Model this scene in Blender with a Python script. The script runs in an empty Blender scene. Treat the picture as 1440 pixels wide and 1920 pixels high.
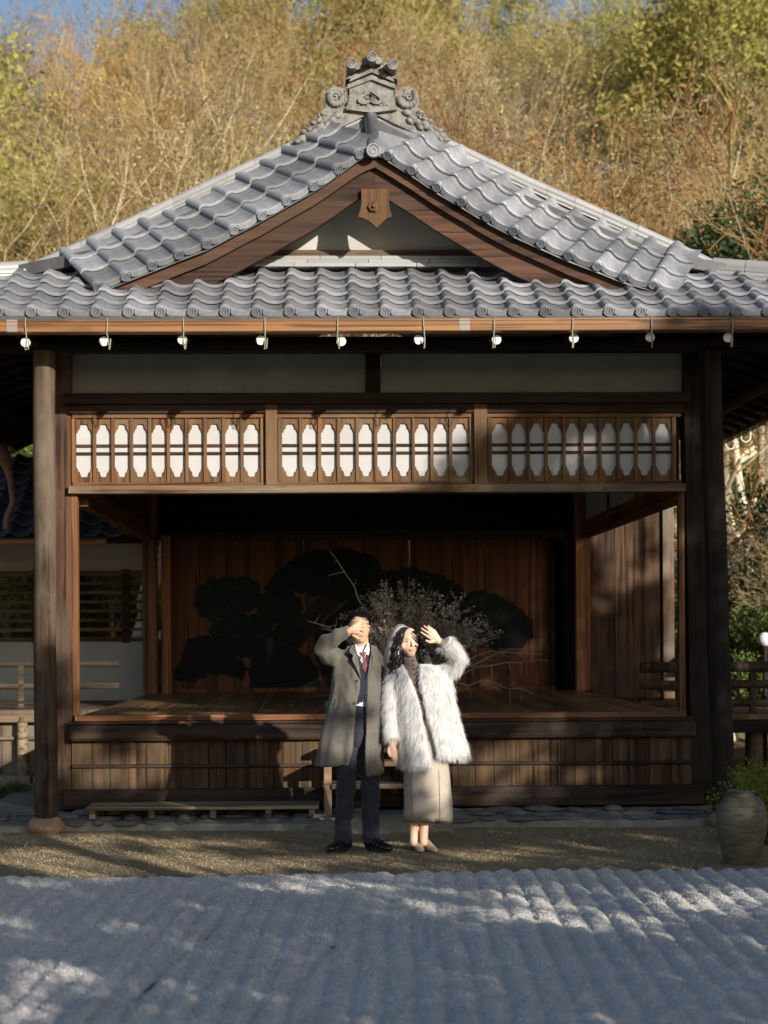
import bpy, math, random
import numpy as np
from mathutils import Vector, Matrix

# ------------------------------------------------------------------ camera, sky, sun, exposure
scene = bpy.context.scene
col = scene.collection
F_PX, CAM = 3290.0, Vector((-0.42, 0.0, 1.6))
CAM_ROT = Matrix.Rotation(-math.radians(1.75), 3, 'Z') @ Matrix.Rotation(math.pi / 2, 3, 'X') @ Matrix.Rotation(math.radians(-0.35), 3, 'Z')
cam_data = bpy.data.cameras.new('camera')
cam = bpy.data.objects.new('camera', cam_data)
col.objects.link(cam)
cam.matrix_world = Matrix.Translation(CAM) @ CAM_ROT.to_4x4()
cam_data.sensor_fit = 'VERTICAL'
cam_data.sensor_height = 36.0
cam_data.lens = F_PX / 1920 * 36
cam_data.shift_y = 230 / 1920
cam_data.clip_end = 2000
cam_data.dof.use_dof = True
cam_data.dof.focus_distance = 13.6
cam_data.dof.aperture_fstop = 2.1
scene.camera = cam

SUN_TRAVEL = Vector((-0.63, 1.0, -0.32)).normalized()
world = bpy.data.worlds.new('World')
scene.world = world
world.use_nodes = True
wn = world.node_tree
sky = wn.nodes.new('ShaderNodeTexSky')
sky.sky_type = 'NISHITA'
sky.sun_disc = False
sky.sun_elevation = math.asin(-SUN_TRAVEL.z)
sky.sun_rotation = math.atan2(-SUN_TRAVEL.x, -SUN_TRAVEL.y)
sky.air_density = 0.9
sky.dust_density = 1.2
sky.ozone_density = 1.2
bg = wn.nodes['Background']
bg.inputs['Strength'].default_value = 0.085
wn.links.new(sky.outputs[0], bg.inputs['Color'])
sun_data = bpy.data.lights.new('sun', 'SUN')
sun_data.energy = 5.0
sun_data.angle = math.radians(0.53)
sun_data.color = (1.0, 0.91, 0.78)
sun = bpy.data.objects.new('sun', sun_data)
col.objects.link(sun)
sun.location = (20, -30, 20)
sun.rotation_euler = SUN_TRAVEL.to_track_quat('-Z', 'Y').to_euler()
scene.view_settings.view_transform = 'Standard'
scene.view_settings.look = 'None'
scene.view_settings.gamma = 1.0
scene.view_settings.use_curve_mapping = False
scene.view_settings.exposure = 0.62
scene.cycles.use_denoising = True
scene.cycles.max_bounces = 6
scene.cycles.diffuse_bounces = 3
scene.cycles.transparent_max_bounces = 8
scene.cycles.sample_clamp_indirect = 4.0

# ------------------------------------------------------------------ helpers
def at(px, py, Y):
    """point on the plane at depth Y that the photograph shows at pixel (px, py)"""
    d = CAM_ROT @ Vector(((px - 720) / F_PX, (1190 - py) / F_PX, -1.0))
    return CAM + d * ((Y - CAM.y) / d.y)

def on_ground(px, py, Z=0.0):
    d = CAM_ROT @ Vector(((px - 720) / F_PX, (1190 - py) / F_PX, -1.0))
    return CAM + d * ((Z - CAM.z) / d.z)

def to_px(p):
    q = CAM_ROT.transposed() @ (Vector(p) - CAM)
    return 720 + F_PX * q.x / -q.z, 1190 - F_PX * q.y / -q.z

class MB:
    """collects vertices and faces, builds one mesh object"""
    def __init__(s):
        s.v, s.f, s.sm = [], [], []
    def add(s, verts, faces, smooth=False):
        o = len(s.v)
        s.v += [tuple(p) for p in verts]
        s.f += [tuple(i + o for i in f) for f in faces]
        s.sm += [smooth] * len(faces)
        return s
    def box(s, x0, x1, y0, y1, z0, z1):
        v = [(x0, y0, z0), (x1, y0, z0), (x1, y1, z0), (x0, y1, z0), (x0, y0, z1), (x1, y0, z1), (x1, y1, z1), (x0, y1, z1)]
        return s.add(v, [(0, 3, 2, 1), (4, 5, 6, 7), (0, 1, 5, 4), (1, 2, 6, 5), (2, 3, 7, 6), (3, 0, 4, 7)])
    def hexa(s, v):
        return s.add(v, [(0, 3, 2, 1), (4, 5, 6, 7), (0, 1, 5, 4), (1, 2, 6, 5), (2, 3, 7, 6), (3, 0, 4, 7)])
    def bar(s, p0, p1, w, h, up=(0, 0, 1)):
        p0, p1 = Vector(p0), Vector(p1)
        d = (p1 - p0).normalized()
        sd = d.cross(Vector(up)).normalized() * (w / 2)
        u = sd.cross(d).normalized() * (h / 2)
        return s.hexa([p0 - sd - u, p0 + sd - u, p1 + sd - u, p1 - sd - u, p0 - sd + u, p0 + sd + u, p1 + sd + u, p1 - sd + u])
    def tube(s, pts, rad, n=8, caps=True, smooth=True):
        pts = [Vector(p) for p in pts]
        rad = list(rad) if hasattr(rad, '__len__') else [rad] * len(pts)
        rings = []
        ref = None
        for i, p in enumerate(pts):
            d = (pts[min(i + 1, len(pts) - 1)] - pts[max(i - 1, 0)]).normalized()
            if ref is None:
                ref = Vector((0, 0, 1)) if abs(d.z) < 0.9 else Vector((1, 0, 0))
            a = d.cross(ref).normalized()
            b = a.cross(d).normalized()
            ref = b
            rings.append([p + (a * math.cos(t) + b * math.sin(t)) * rad[i] for t in [2 * math.pi * k / n for k in range(n)]])
        v = [q for r in rings for q in r]
        f = [(i * n + k, (i + 1) * n + k, (i + 1) * n + (k + 1) % n, i * n + (k + 1) % n) for i in range(len(pts) - 1) for k in range(n)]
        s.add(v, f, smooth)
        if caps:
            s.add(rings[0], [tuple(range(n))])
            s.add(rings[-1], [tuple(reversed(range(n)))])
        return s
    def prism(s, poly, y0, y1, smooth=False):
        """polygon of (x, z) extruded from y0 (front) to y1"""
        n = len(poly)
        v = [(x, y0, z) for x, z in poly] + [(x, y1, z) for x, z in poly]
        s.add(v[:n], [tuple(range(n))]); s.add(v[n:], [tuple(reversed(range(n)))])
        return s.add(v, [(i, i + n, (i + 1) % n + n, (i + 1) % n) for i in range(n)], smooth)
    def mesh(s, name):
        m = bpy.data.meshes.new(name)
        m.from_pydata(s.v, [], s.f)
        if any(s.sm):
            m.polygons.foreach_set('use_smooth', s.sm)
        m.update()
        return m
    def build(s, name, mat, parent=None, bevel=0.0, **props):
        return place(name, s.mesh(name), mat, parent, bevel=bevel, **props)

def place(name, mesh, mat=None, parent=None, matrix=None, bevel=0.0, **props):
    o = bpy.data.objects.new(name, mesh)
    col.objects.link(o)
    if mat is not None and not mesh.materials:
        mesh.materials.append(mat)
    if parent is not None:
        o.parent = parent
    if matrix is not None:
        o.matrix_local = matrix
    if bevel:
        b = o.modifiers.new('bevel', 'BEVEL')
        b.width, b.segments, b.limit_method = bevel, 2, 'ANGLE'
    for k, v in props.items():
        o[k] = v
    return o

def thing(name, label, cat, loc=(0, 0, 0), group=None):
    o = bpy.data.objects.new(name, None)
    o.empty_display_size = 0.2
    col.objects.link(o)
    o.location = loc
    o['label'] = label
    o['category'] = cat
    if group:
        o['group'] = group
    return o

def tag(o, label, cat, group=None, kind=None):
    o['label'] = label; o['category'] = cat
    if group: o['group'] = group
    if kind: o['kind'] = kind
    return o

def fast_mesh(name, verts, loops, sizes, smooth=False, mats=None):
    """numpy mesh: verts (n,3), flat loop indices, face sizes"""
    m = bpy.data.meshes.new(name)
    verts = np.asarray(verts, np.float32); loops = np.asarray(loops, np.int32).ravel(); sizes = np.asarray(sizes, np.int32)
    m.vertices.add(len(verts)); m.vertices.foreach_set('co', verts.ravel())
    m.loops.add(len(loops)); m.loops.foreach_set('vertex_index', loops)
    m.polygons.add(len(sizes))
    m.polygons.foreach_set('loop_start', np.concatenate([[0], np.cumsum(sizes)[:-1]]).astype(np.int32))
    m.polygons.foreach_set('use_smooth', np.full(len(sizes), smooth))
    if mats is not None:
        m.polygons.foreach_set('material_index', np.asarray(mats, np.int32))
    m.update(calc_edges=True); m.validate()
    return m

# ------------------------------------------------------------------ materials
class NT:
    def __init__(s, name):
        s.m = bpy.data.materials.new(name); s.m.use_nodes = True
        s.t = s.m.node_tree; s.b = s.t.nodes['Principled BSDF']
    def n(s, typ, **kw):
        nd = s.t.nodes.new(typ)
        for k, v in kw.items():
            setattr(nd, k, v)
        return nd
    def l(s, a, b):
        s.t.links.new(a, b)
    def coords(s, scale=(1, 1, 1), kind='Object'):
        tc = s.n('ShaderNodeTexCoord'); mp = s.n('ShaderNodeMapping')
        mp.inputs['Scale'].default_value = scale
        s.l(tc.outputs[kind], mp.inputs['Vector'])
        return mp.outputs[0]
    def noise(s, vec, scale, detail=4, rough=0.6):
        nd = s.n('ShaderNodeTexNoise')
        nd.inputs['Scale'].default_value = scale; nd.inputs['Detail'].default_value = detail; nd.inputs['Roughness'].default_value = rough
        s.l(vec, nd.inputs['Vector'])
        return nd.outputs['Fac']
    def ramp(s, fac, stops):
        r = s.n('ShaderNodeValToRGB')
        e = r.color_ramp.elements
        while len(e) < len(stops): e.new(0.5)
        for i, (p, c) in enumerate(stops):
            e[i].position = p; e[i].color = tuple(c) + (1,) if len(c) == 3 else c
        s.l(fac, r.inputs[0])
        return r.outputs['Color']
    def mix(s, fac, a, b, mode='MIX'):
        x = s.n('ShaderNodeMix', data_type='RGBA', blend_type=mode)
        for sock, v in ((x.inputs[0], fac), (x.inputs[6], a), (x.inputs[7], b)):
            if hasattr(v, 'default_value') or hasattr(v, 'is_linked'): s.l(v, sock)
            elif isinstance(v, (int, float)): sock.default_value = v
            else: sock.default_value = tuple(v) + (1,)
        return x.outputs[2]
    def bump(s, h, strength, dist=0.01):
        b = s.n('ShaderNodeBump'); b.inputs['Strength'].default_value = strength; b.inputs['Distance'].default_value = dist
        s.l(h, b.inputs['Height']); s.l(b.outputs[0], s.b.inputs['Normal'])
    def rnd(s, lo, hi):
        oi = s.n('ShaderNodeObjectInfo'); mr = s.n('ShaderNodeMapRange')
        mr.inputs['To Min'].default_value = lo; mr.inputs['To Max'].default_value = hi
        s.l(oi.outputs['Random'], mr.inputs['Value'])
        return mr.outputs[0]
    def col(s, c, rough=0.8, spec=0.3):
        if isinstance(c, tuple): s.b.inputs['Base Color'].default_value = c + (1,)
        else: s.l(c, s.b.inputs['Base Color'])
        s.b.inputs['Roughness'].default_value = rough
        s.b.inputs['Specular IOR Level'].default_value = spec
        return s

def vary(t, c, lo=0.75, hi=1.25, hue=0.0):
    """tone of each object a little different"""
    hsv = t.n('ShaderNodeHueSaturation')
    if hue: t.l(t.rnd(0.5 - hue, 0.5 + hue), hsv.inputs['Hue'])
    t.l(c, hsv.inputs['Color']); t.l(t.rnd(lo, hi), hsv.inputs['Value'])
    return hsv.outputs[0]

def mat_wood(name, c1, c2, axis='z', weather=None, wf=0.5, rough=0.75, lo=0.75, hi=1.25, fine=34):
    t = NT(name)
    st = {'x': (0.035, 1, 1), 'y': (1, 0.035, 1), 'z': (1, 1, 0.03)}[axis]
    v = t.coords(st)
    oi = t.n('ShaderNodeObjectInfo'); ad = t.n('ShaderNodeVectorMath', operation='ADD'); sc = t.n('ShaderNodeVectorMath', operation='SCALE')
    sc.inputs['Scale'].default_value = 7.0
    cmb = t.n('ShaderNodeCombineXYZ')
    for k in range(3): t.l(oi.outputs['Random'], cmb.inputs[k])
    t.l(cmb.outputs[0], sc.inputs[0]); t.l(v, ad.inputs[0]); t.l(sc.outputs[0], ad.inputs[1]); v = ad.outputs[0]
    g = t.noise(v, fine, 5, 0.65)
    g2 = t.noise(v, fine * 0.22, 3, 0.5)
    c = t.mix(t.ramp(g, [(0.3, (0, 0, 0)), (0.7, (1, 1, 1))]), c1, c2)
    c = t.mix(t.ramp(g2, [(0.35, (0.45, 0.45, 0.45)), (0.62, (1, 1, 1))]), (0, 0, 0), c, 'MIX')
    ck = t.noise(v, fine * 0.8, 2, 0.4)
    c = t.mix(t.ramp(ck, [(0.56, (0, 0, 0)), (0.62, (0.9, 0.9, 0.9))]), c, tuple(x * 0.3 for x in c1))
    kn = t.noise(t.coords(tuple(0.35 + 0.65 * q for q in st)), 5.5, 3, 0.5)
    c = t.mix(t.ramp(kn, [(0.62, (0, 0, 0)), (0.70, (0.6, 0.6, 0.6))]), c, tuple(x * 0.45 for x in c1))
    if weather is not None:
        w = t.noise(t.coords((1, 1, 0.45) if axis == 'z' else (0.4, 1, 1)), 2.2, 5, 0.65)
        c = t.mix(t.ramp(w, [(wf - 0.12, (0, 0, 0)), (wf + 0.12, (1, 1, 1))]), c, t.mix(g, tuple(x * 0.6 for x in weather), weather))
    t.col(vary(t, c, lo, hi), rough, 0.25)
    t.bump(g, 0.7, 0.006)
    return t.m

def mat_plain(name, c, rough=0.8, spec=0.3, var=0.0, scale=8.0, bump=0.0, metal=0.0):
    t = NT(name)
    if var:
        nz = t.noise(t.coords(), scale, 5, 0.6)
        lo, hi = tuple(x * (1 - var) for x in c), tuple(min(1, x * (1 + var)) for x in c)
        t.col(t.mix(t.ramp(nz, [(0.3, (0, 0, 0)), (0.7, (1, 1, 1))]), lo, hi), rough, spec)
        if bump: t.bump(nz, bump, 0.01)
    else:
        t.col(c, rough, spec)
    t.b.inputs['Metallic'].default_value = metal
    return t.m

def mat_leaf(name, cols, scale=1.2, trans=0.3, rough=0.7):
    """foliage: clump-scale colour variation plus per-object variation"""
    t = NT(name)
    nz = t.noise(t.coords(), scale, 4, 0.7)
    n = len(cols)
    c = t.ramp(nz, [(0.28 + 0.44 * i / max(1, n - 1), k) for i, k in enumerate(cols)])
    t.col(vary(t, c, 0.66, 1.3, 0.018), rough, 0.2)
    out = t.t.nodes['Material Output']
    tr = t.n('ShaderNodeBsdfTranslucent'); t.l(c, tr.inputs['Color'])
    mx = t.n('ShaderNodeMixShader'); mx.inputs[0].default_value = trans
    t.l(t.b.outputs[0], mx.inputs[1]); t.l(tr.outputs[0], mx.inputs[2]); t.l(mx.outputs[0], out.inputs['Surface'])
    return t.m

M = {}
# wood
M['post'] = mat_wood('post_wood', (0.05, 0.023, 0.014), (0.125, 0.060, 0.032), 'z', (0.10, 0.075, 0.055), 0.56, 0.8)
M['pole'] = mat_wood('pole_wood', (0.035, 0.022, 0.015), (0.115, 0.072, 0.045), 'z', (0.135, 0.105, 0.077), 0.52, 0.85)
M['post_shaded'] = mat_wood('shaded_post_wood', (0.012, 0.007, 0.006), (0.042, 0.022, 0.014), 'z', (0.035, 0.027, 0.022), 0.6, 0.8)  # same post wood, with the right side's shade put into its colour
M['jamb'] = mat_wood('jamb_wood', (0.20, 0.075, 0.028), (0.37, 0.17, 0.065), 'z', rough=0.6)
M['beam'] = mat_wood('beam_wood', (0.03, 0.014, 0.009), (0.075, 0.036, 0.02), 'x', (0.05, 0.036, 0.03), 0.6)
M['beam_y'] = mat_wood('side_beam_wood', (0.10, 0.042, 0.018), (0.24, 0.10, 0.04), 'y')
M['trim'] = mat_wood('transom_wood', (0.10, 0.040, 0.016), (0.22, 0.10, 0.04), 'x', (0.15, 0.10, 0.06), 0.55)
M['trim_z'] = mat_wood('transom_upright_wood', (0.11, 0.047, 0.018), (0.23, 0.108, 0.043), 'z', (0.15, 0.098, 0.055), 0.53)
M['sill'] = mat_wood('sill_wood', (0.085, 0.045, 0.024), (0.17, 0.10, 0.055), 'x', (0.17, 0.13, 0.09), 0.5)
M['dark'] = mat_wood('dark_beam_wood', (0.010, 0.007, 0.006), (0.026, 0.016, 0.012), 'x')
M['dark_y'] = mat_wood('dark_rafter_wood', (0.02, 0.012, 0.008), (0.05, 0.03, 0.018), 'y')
M['barge'] = mat_wood('bargeboard_wood', (0.038, 0.017, 0.010), (0.092, 0.042, 0.024), 'x', (0.07, 0.042, 0.028), 0.55)
M['plank'] = mat_wood('skirt_plank_wood', (0.055, 0.030, 0.015), (0.15, 0.088, 0.043), 'z', (0.10, 0.070, 0.043), 0.56, 0.8, 0.86, 1.12)
M['log'] = mat_wood('floor_beam_wood', (0.022, 0.014, 0.011), (0.07, 0.04, 0.026), 'x', (0.055, 0.04, 0.034), 0.55)
M['floor'] = mat_wood('floor_board_wood', (0.20, 0.115, 0.055), (0.34, 0.21, 0.11), 'y', None, 0.5, 0.35)
M['edge'] = mat_wood('floor_edge_wood', (0.24, 0.095, 0.04), (0.38, 0.17, 0.075), 'x', None, 0.5, 0.5)
M['back'] = mat_wood('back_board_wood', (0.125, 0.044, 0.015), (0.165, 0.060, 0.022), 'z', None, 0.5, 0.6, 0.85, 1.15, 30)
M['oldplank'] = mat_wood('old_plank_wood', (0.11, 0.06, 0.033), (0.24, 0.145, 0.085), 'z', (0.2, 0.17, 0.14), 0.5, 0.8)
M['gallery'] = mat_wood('gallery_plank_wood', (0.035, 0.019, 0.011), (0.115, 0.062, 0.034), 'z', (0.07, 0.05, 0.036), 0.62, 0.8)  # old plank tone, darkened to carry the shade on the gallery wall
M['rail'] = mat_wood('rail_wood', (0.05, 0.037, 0.027), (0.10, 0.077, 0.058), 'x')
M['greyplank'] = mat_wood('grey_plank_wood', (0.22, 0.17, 0.11), (0.36, 0.285, 0.19), 'x', None, 0.5, 0.85)
M['stair'] = mat_wood('stair_wood', (0.20, 0.12, 0.065), (0.34, 0.22, 0.13), 'x', (0.26, 0.21, 0.15), 0.55)
t = NT('painted_pine_green'); nz = t.noise(t.coords((1, 1, 1)), 26, 5, 0.75)
t.col(vary(t, t.ramp(nz, [(0.35, (0.004, 0.006, 0.006)), (0.6, (0.011, 0.018, 0.016)), (0.75, (0.04, 0.03, 0.016))]), 0.6, 1.3), 0.75, 0.2); M['pine'] = t.m
M['pine_trunk'] = mat_plain('painted_pine_trunk', (0.02, 0.014, 0.010), 0.75, 0.2, 0.4, 6)
# walls
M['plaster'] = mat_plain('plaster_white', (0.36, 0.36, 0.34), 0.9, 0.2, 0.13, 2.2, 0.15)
M['plaster_shaded'] = mat_plain('shaded_plaster', (0.235, 0.238, 0.222), 0.9, 0.2, 0.16, 2.0, 0.15)  # darker plaster copy: shade under the eaves is in its colour
M['paper'] = mat_plain('shoji_paper', (0.39, 0.39, 0.40), 0.9, 0.1, 0.06, 5)
M['mortar'] = mat_plain('roof_mortar', (0.30, 0.30, 0.295), 0.9, 0.2, 0.15, 12)
M['white'] = mat_plain('white_paint', (0.6, 0.6, 0.58), 0.7, 0.3)
# roof tile
t = NT('roof_tile_grey')
nz = t.noise(t.coords((1, 1, 1)), 9, 5, 0.7)
c = t.mix(t.ramp(nz, [(0.35, (0, 0, 0)), (0.75, (1, 1, 1))]), (0.15, 0.165, 0.20), (0.27, 0.275, 0.295))
li = t.noise(t.coords((1, 1, 1)), 38, 4, 0.7)
c = t.mix(t.ramp(li, [(0.58, (0, 0, 0)), (0.70, (0.75, 0.75, 0.75))]), c, (0.38, 0.36, 0.29))
c = t.mix(t.ramp(t.noise(t.coords(), 3.5, 4, 0.7), [(0.5, (0, 0, 0)), (0.68, (0.55, 0.55, 0.55))]), c, (0.10, 0.10, 0.10))
t.col(vary(t, c, 0.6, 1.35), 0.42, 0.5); t.bump(nz, 0.2, 0.005)
M['tile'] = t.m
M['tile_dark'] = mat_plain('shade_dark_tile', (0.05, 0.053, 0.06), 0.6, 0.4, 0.3, 8)  # walkway roof's shade put into a darker tile; roof deck shares it
t = NT('roof_ridge_tile_grey')
nz = t.noise(t.coords(), 7, 5, 0.7)
c = t.mix(nz, (0.20, 0.205, 0.22), (0.31, 0.31, 0.315))
t.col(vary(t, c, 0.85, 1.12), 0.42, 0.5)
M['ridge'] = t.m
t = NT('carved_ornament_clay')
nz = t.noise(t.coords(), 14, 6, 0.7)
c = t.ramp(nz, [(0.32, (0.07, 0.068, 0.06)), (0.5, (0.17, 0.165, 0.155)), (0.72, (0.27, 0.265, 0.245))])
t.col(c, 0.8, 0.3); t.bump(nz, 0.35, 0.01)
M['oni'] = t.m
M['copper'] = mat_wood('copper_gutter', (0.24, 0.115, 0.048), (0.31, 0.155, 0.068), 'x', None, 0.5, 0.42)
M['sleeve'] = mat_plain('gutter_sleeve_metal', (0.21, 0.17, 0.145), 0.5, 0.5, 0.1)
M['wire'] = mat_plain('gutter_strap_metal', (0.20, 0.20, 0.15), 0.5, 0.5)
M['pipe'] = mat_plain('downpipe_copper', (0.16, 0.08, 0.05), 0.5, 0.5, 0.2)
M['stone'] = mat_plain('podium_stone', (0.13, 0.13, 0.125), 0.85, 0.3, 0.35, 9, 0.5)
M['stone2'] = mat_plain('boulder_stone', (0.30, 0.20, 0.125), 0.85, 0.3, 0.35, 9, 0.5)
M['cement'] = mat_plain('podium_cement', (0.22, 0.205, 0.175), 0.9, 0.2, 0.25, 7, 0.4)
M['step'] = mat_plain('step_stone', (0.19, 0.175, 0.14), 0.9, 0.2, 0.3, 14, 0.6)
# ------------------------------------------------------------------ ground
def mat_sand():
    t = NT('earth_sand')
    a = t.noise(t.coords(), 1.6, 5, 0.6); b = t.noise(t.coords(), 60, 4, 0.8); c3 = t.noise(t.coords(), 260, 2, 0.7)
    c = t.mix(t.ramp(a, [(0.35, (0, 0, 0)), (0.65, (1, 1, 1))]), (0.225, 0.175, 0.105), (0.31, 0.245, 0.15))
    c = t.mix(t.ramp(b, [(0.35, (0.55, 0.55, 0.55)), (0.6, (1, 1, 1))]), (0.09, 0.07, 0.045), c)
    c = t.mix(t.ramp(c3, [(0.62, (0, 0, 0)), (0.72, (0.8, 0.8, 0.8))]), c, (0.46, 0.41, 0.32))
    t.col(c, 0.95, 0.1)
    ad = t.n('ShaderNodeMath', operation='ADD'); t.l(b, ad.inputs[0]); t.l(c3, ad.inputs[1])
    t.bump(ad.outputs[0], 0.9, 0.012)
    return t.m

def mat_gravel():
    t = NT('raked_gravel')
    v = t.n('ShaderNodeTexVoronoi'); v.inputs['Scale'].default_value = 120
    t.l(t.coords(), v.inputs['Vector'])
    bw = t.n('ShaderNodeRGBToBW'); t.l(v.outputs['Color'], bw.inputs[0])
    c = t.ramp(bw.outputs[0], [(0.1, (0.46, 0.445, 0.43)), (0.42, (0.66, 0.64, 0.61)), (0.8, (0.81, 0.785, 0.75))])
    big = t.noise(t.coords(), 1.3, 4, 0.6)
    c = t.mix(t.ramp(big, [(0.3, (0, 0, 0)), (0.7, (0.35, 0.35, 0.35))]), c, (0.36, 0.35, 0.33))
    t.col(c, 0.9, 0.2)
    inv = t.n('ShaderNodeMath', operation='SUBTRACT'); inv.inputs[0].default_value = 1.0; t.l(v.outputs['Distance'], inv.inputs[1])
    t.bump(inv.outputs[0], 0.9, 0.011)
    return t.m
M['sand'] = mat_sand(); M['gravel'] = mat_gravel()

# the earth: fine near the stage, reaching the horizon
rng = np.random.default_rng(3)
def grid(name, xs, ys, zf, mat, kind, smooth=True):
    X, Y = np.meshgrid(xs, ys)
    Z = zf(X, Y)
    v = np.stack([X, Y, Z], -1).reshape(-1, 3)
    nx, ny = len(xs), len(ys)
    i = np.arange(nx - 1)[None, :] + nx * np.arange(ny - 1)[:, None]
    f = np.stack([i, i + 1, i + 1 + nx, i + nx], -1).reshape(-1, 4)
    o = place(name, fast_mesh(name, v, f, np.full(len(f), 4), smooth), mat)
    o['kind'] = kind
    return o

def vnoise(X, Y, s, seed=0):
    """smooth value noise"""
    r = np.random.default_rng(seed).random((256, 256))
    x, y = X / s, Y / s
    xi, yi = np.floor(x).astype(int), np.floor(y).astype(int)
    fx, fy = x - xi, y - yi
    fx, fy = fx * fx * (3 - 2 * fx), fy * fy * (3 - 2 * fy)
    g = lambda a, b: r[a % 256, b % 256]
    return (g(xi, yi) * (1 - fx) + g(xi + 1, yi) * fx) * (1 - fy) + (g(xi, yi + 1) * (1 - fx) + g(xi + 1, yi + 1) * fx) * fy

def hill(X, Y):
    crest = 16.3 + 2.2 * (vnoise(X, Y * 0, 7, 5) - 0.5) - 2.8 * np.exp(-((X + 8.9) / 1.7) ** 2) + 0.8 * np.clip(X / 12, -1, 1)
    k = np.clip((Y - 25.5) / 33.0, 0, 1)
    h = crest * (k ** 1.1)
    return np.where(Y > 25.5, h + (vnoise(X, Y, 3.5, 8) - 0.5) * 1.0 * np.clip((Y - 25.5) / 6, 0, 1), 0)

xs = np.concatenate([[-900, -300, -90, -40], np.arange(-24, 24.1, 0.75), [40, 90, 300, 900]])
ys = np.concatenate([[-400, -120, -50, -25, -12, -6, 0, 6, 10, 12, 14, 17, 20, 23, 25.5], np.arange(26.5, 63, 1.0), [70, 90, 140, 400, 1500]])
def ground_z(X, Y):
    z = hill(X, Y)
    return np.where(Y > 63, np.maximum(0, z * (1 - (Y - 63) / 200)), z)
t = NT('ground_earth_and_litter')
ground = grid('ground', xs, ys, ground_z, M['sand'], 'structure')
# litter colour on the slope, sand below: by height above the courtyard
def mat_ground():
    t = NT('ground')
    geo = t.n('ShaderNodeNewGeometry'); sp = t.n('ShaderNodeSeparateXYZ'); t.l(geo.outputs['Position'], sp.inputs[0])
    a = t.noise(t.coords(), 1.6, 5, 0.6); b = t.noise(t.coords(), 60, 4, 0.8); c3 = t.noise(t.coords(), 240, 2, 0.7)
    c = t.mix(t.ramp(a, [(0.35, (0, 0, 0)), (0.65, (1, 1, 1))]), (0.42, 0.33, 0.195), (0.56, 0.45, 0.28))
    c = t.mix(t.ramp(b, [(0.35, (0.6, 0.6, 0.6)), (0.6, (1, 1, 1))]), (0.09, 0.07, 0.045), c)
    c = t.mix(t.ramp(c3, [(0.60, (0, 0, 0)), (0.72, (0.85, 0.85, 0.85))]), c, (0.48, 0.42, 0.32))
    moss = t.noise(t.coords(), 0.9, 5, 0.7)
    lit = t.ramp(moss, [(0.3, (0.10, 0.085, 0.035)), (0.5, (0.22, 0.15, 0.07)), (0.7, (0.12, 0.12, 0.03))])
    mr = t.n('ShaderNodeMapRange'); mr.inputs['From Min'].default_value = 0.02; mr.inputs['From Max'].default_value = 0.6
    t.l(sp.outputs['Z'], mr.inputs['Value'])
    t.col(t.mix(mr.outputs[0], c, lit), 0.95, 0.1)
    ad = t.n('ShaderNodeMath', operation='ADD'); t.l(b, ad.inputs[0]); t.l(c3, ad.inputs[1])
    t.bump(ad.outputs[0], 1.0, 0.03)
    return t.m
ground.data.materials.clear(); ground.data.materials.append(mat_ground())

# raked gravel bed with ridges running towards the stage
xs = np.arange(-4.3, 4.3, 0.014)
ys = np.concatenate([[-6, -3, 0, 3, 5], np.arange(6.2, 11.95, 0.032)])
def edge_y(x):
    return 11.66 + 0.05 * np.sin(x * 1.3 + 0.5) + 0.09 * (vnoise(x, x * 0, 0.5, 2) - 0.5) + 0.07 * (vnoise(x, x * 0, 0.09, 3) - 0.5)
def gravel_z(X, Y):
    ph = X * 1.0 - 0.045 * (Y - 9) + 0.035 * (vnoise(X, Y, 1.6, 4) - 0.5)
    amp = 0.0155 * (0.4 + 0.9 * vnoise(X, Y, 1.1, 6)) * (0.6 + 0.4 * np.clip((X + 0.5) / 2.0, 0, 1))
    r = np.abs(np.sin(np.pi * ph / 0.135)) ** 0.8
    z = 0.022 + amp * (r * 2 - 1) + 0.016 * (vnoise(X, Y, 0.09, 7) - 0.5) + 0.012 * (vnoise(X, Y, 0.04, 9) - 0.5)
    for x0, y0, x1, y1 in ((-1.30, 7.6, -1.02, 9.75), (-0.55, 8.0, -0.42, 9.0), (0.05, 8.8, 0.10, 9.8)):   # deeper furrows
        s = np.clip((Y - y0) / (y1 - y0), -0.05, 1.05); cx = x0 + (x1 - x0) * s + 0.02 * (vnoise(X, Y, 0.3, 1) - 0.5)
        z = z - 0.02 * np.exp(-((X - cx) / 0.022) ** 2) * (np.abs(s - 0.5) < 0.53)
    fall = np.clip((edge_y(X) - Y) / 0.14, 0, 1)
    return np.where(fall > 0, z * (0.25 + 0.75 * np.sqrt(fall)) , -0.02)
gravel = grid('gravel_bed', xs, ys, gravel_z, M['gravel'], 'structure')

# loose stones lying on the bed
N = 46000
gx = rng.uniform(-3.3, 3.3, N); gy = 6.9 + (11.75 - 6.9) * rng.random(N) ** 0.8
gz = gravel_z(gx, gy); keep = gz > 0; gx, gy, gz = gx[keep], gy[keep], gz[keep]; N = len(gx)
oct_v = np.array([[1, 0, 0], [0, 1, 0], [-1, 0, 0], [0, -1, 0], [0, 0, 0.8], [0, 0, -0.8]])
oct_f = np.array([[0, 1, 4], [1, 2, 4], [2, 3, 4], [3, 0, 4]])
rs = rng.uniform(0.0025, 0.0062, (N, 1, 1))
V = oct_v[None] * rs * rng.uniform(0.7, 1.3, (N, 6, 3)) + np.stack([gx, gy, gz + 0.001], -1)[:, None, :]
FF = (oct_f[None] + 6 * np.arange(N)[:, None, None]).reshape(-1, 3)
M['grain'] = mat_plain('gravel_stone', (0.62, 0.60, 0.57), 0.9, 0.2, 0.3, 55)
o = place('gravel', fast_mesh('gravel', V.reshape(-1, 3), FF, np.full(len(FF), 3)), M['grain'])
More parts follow.
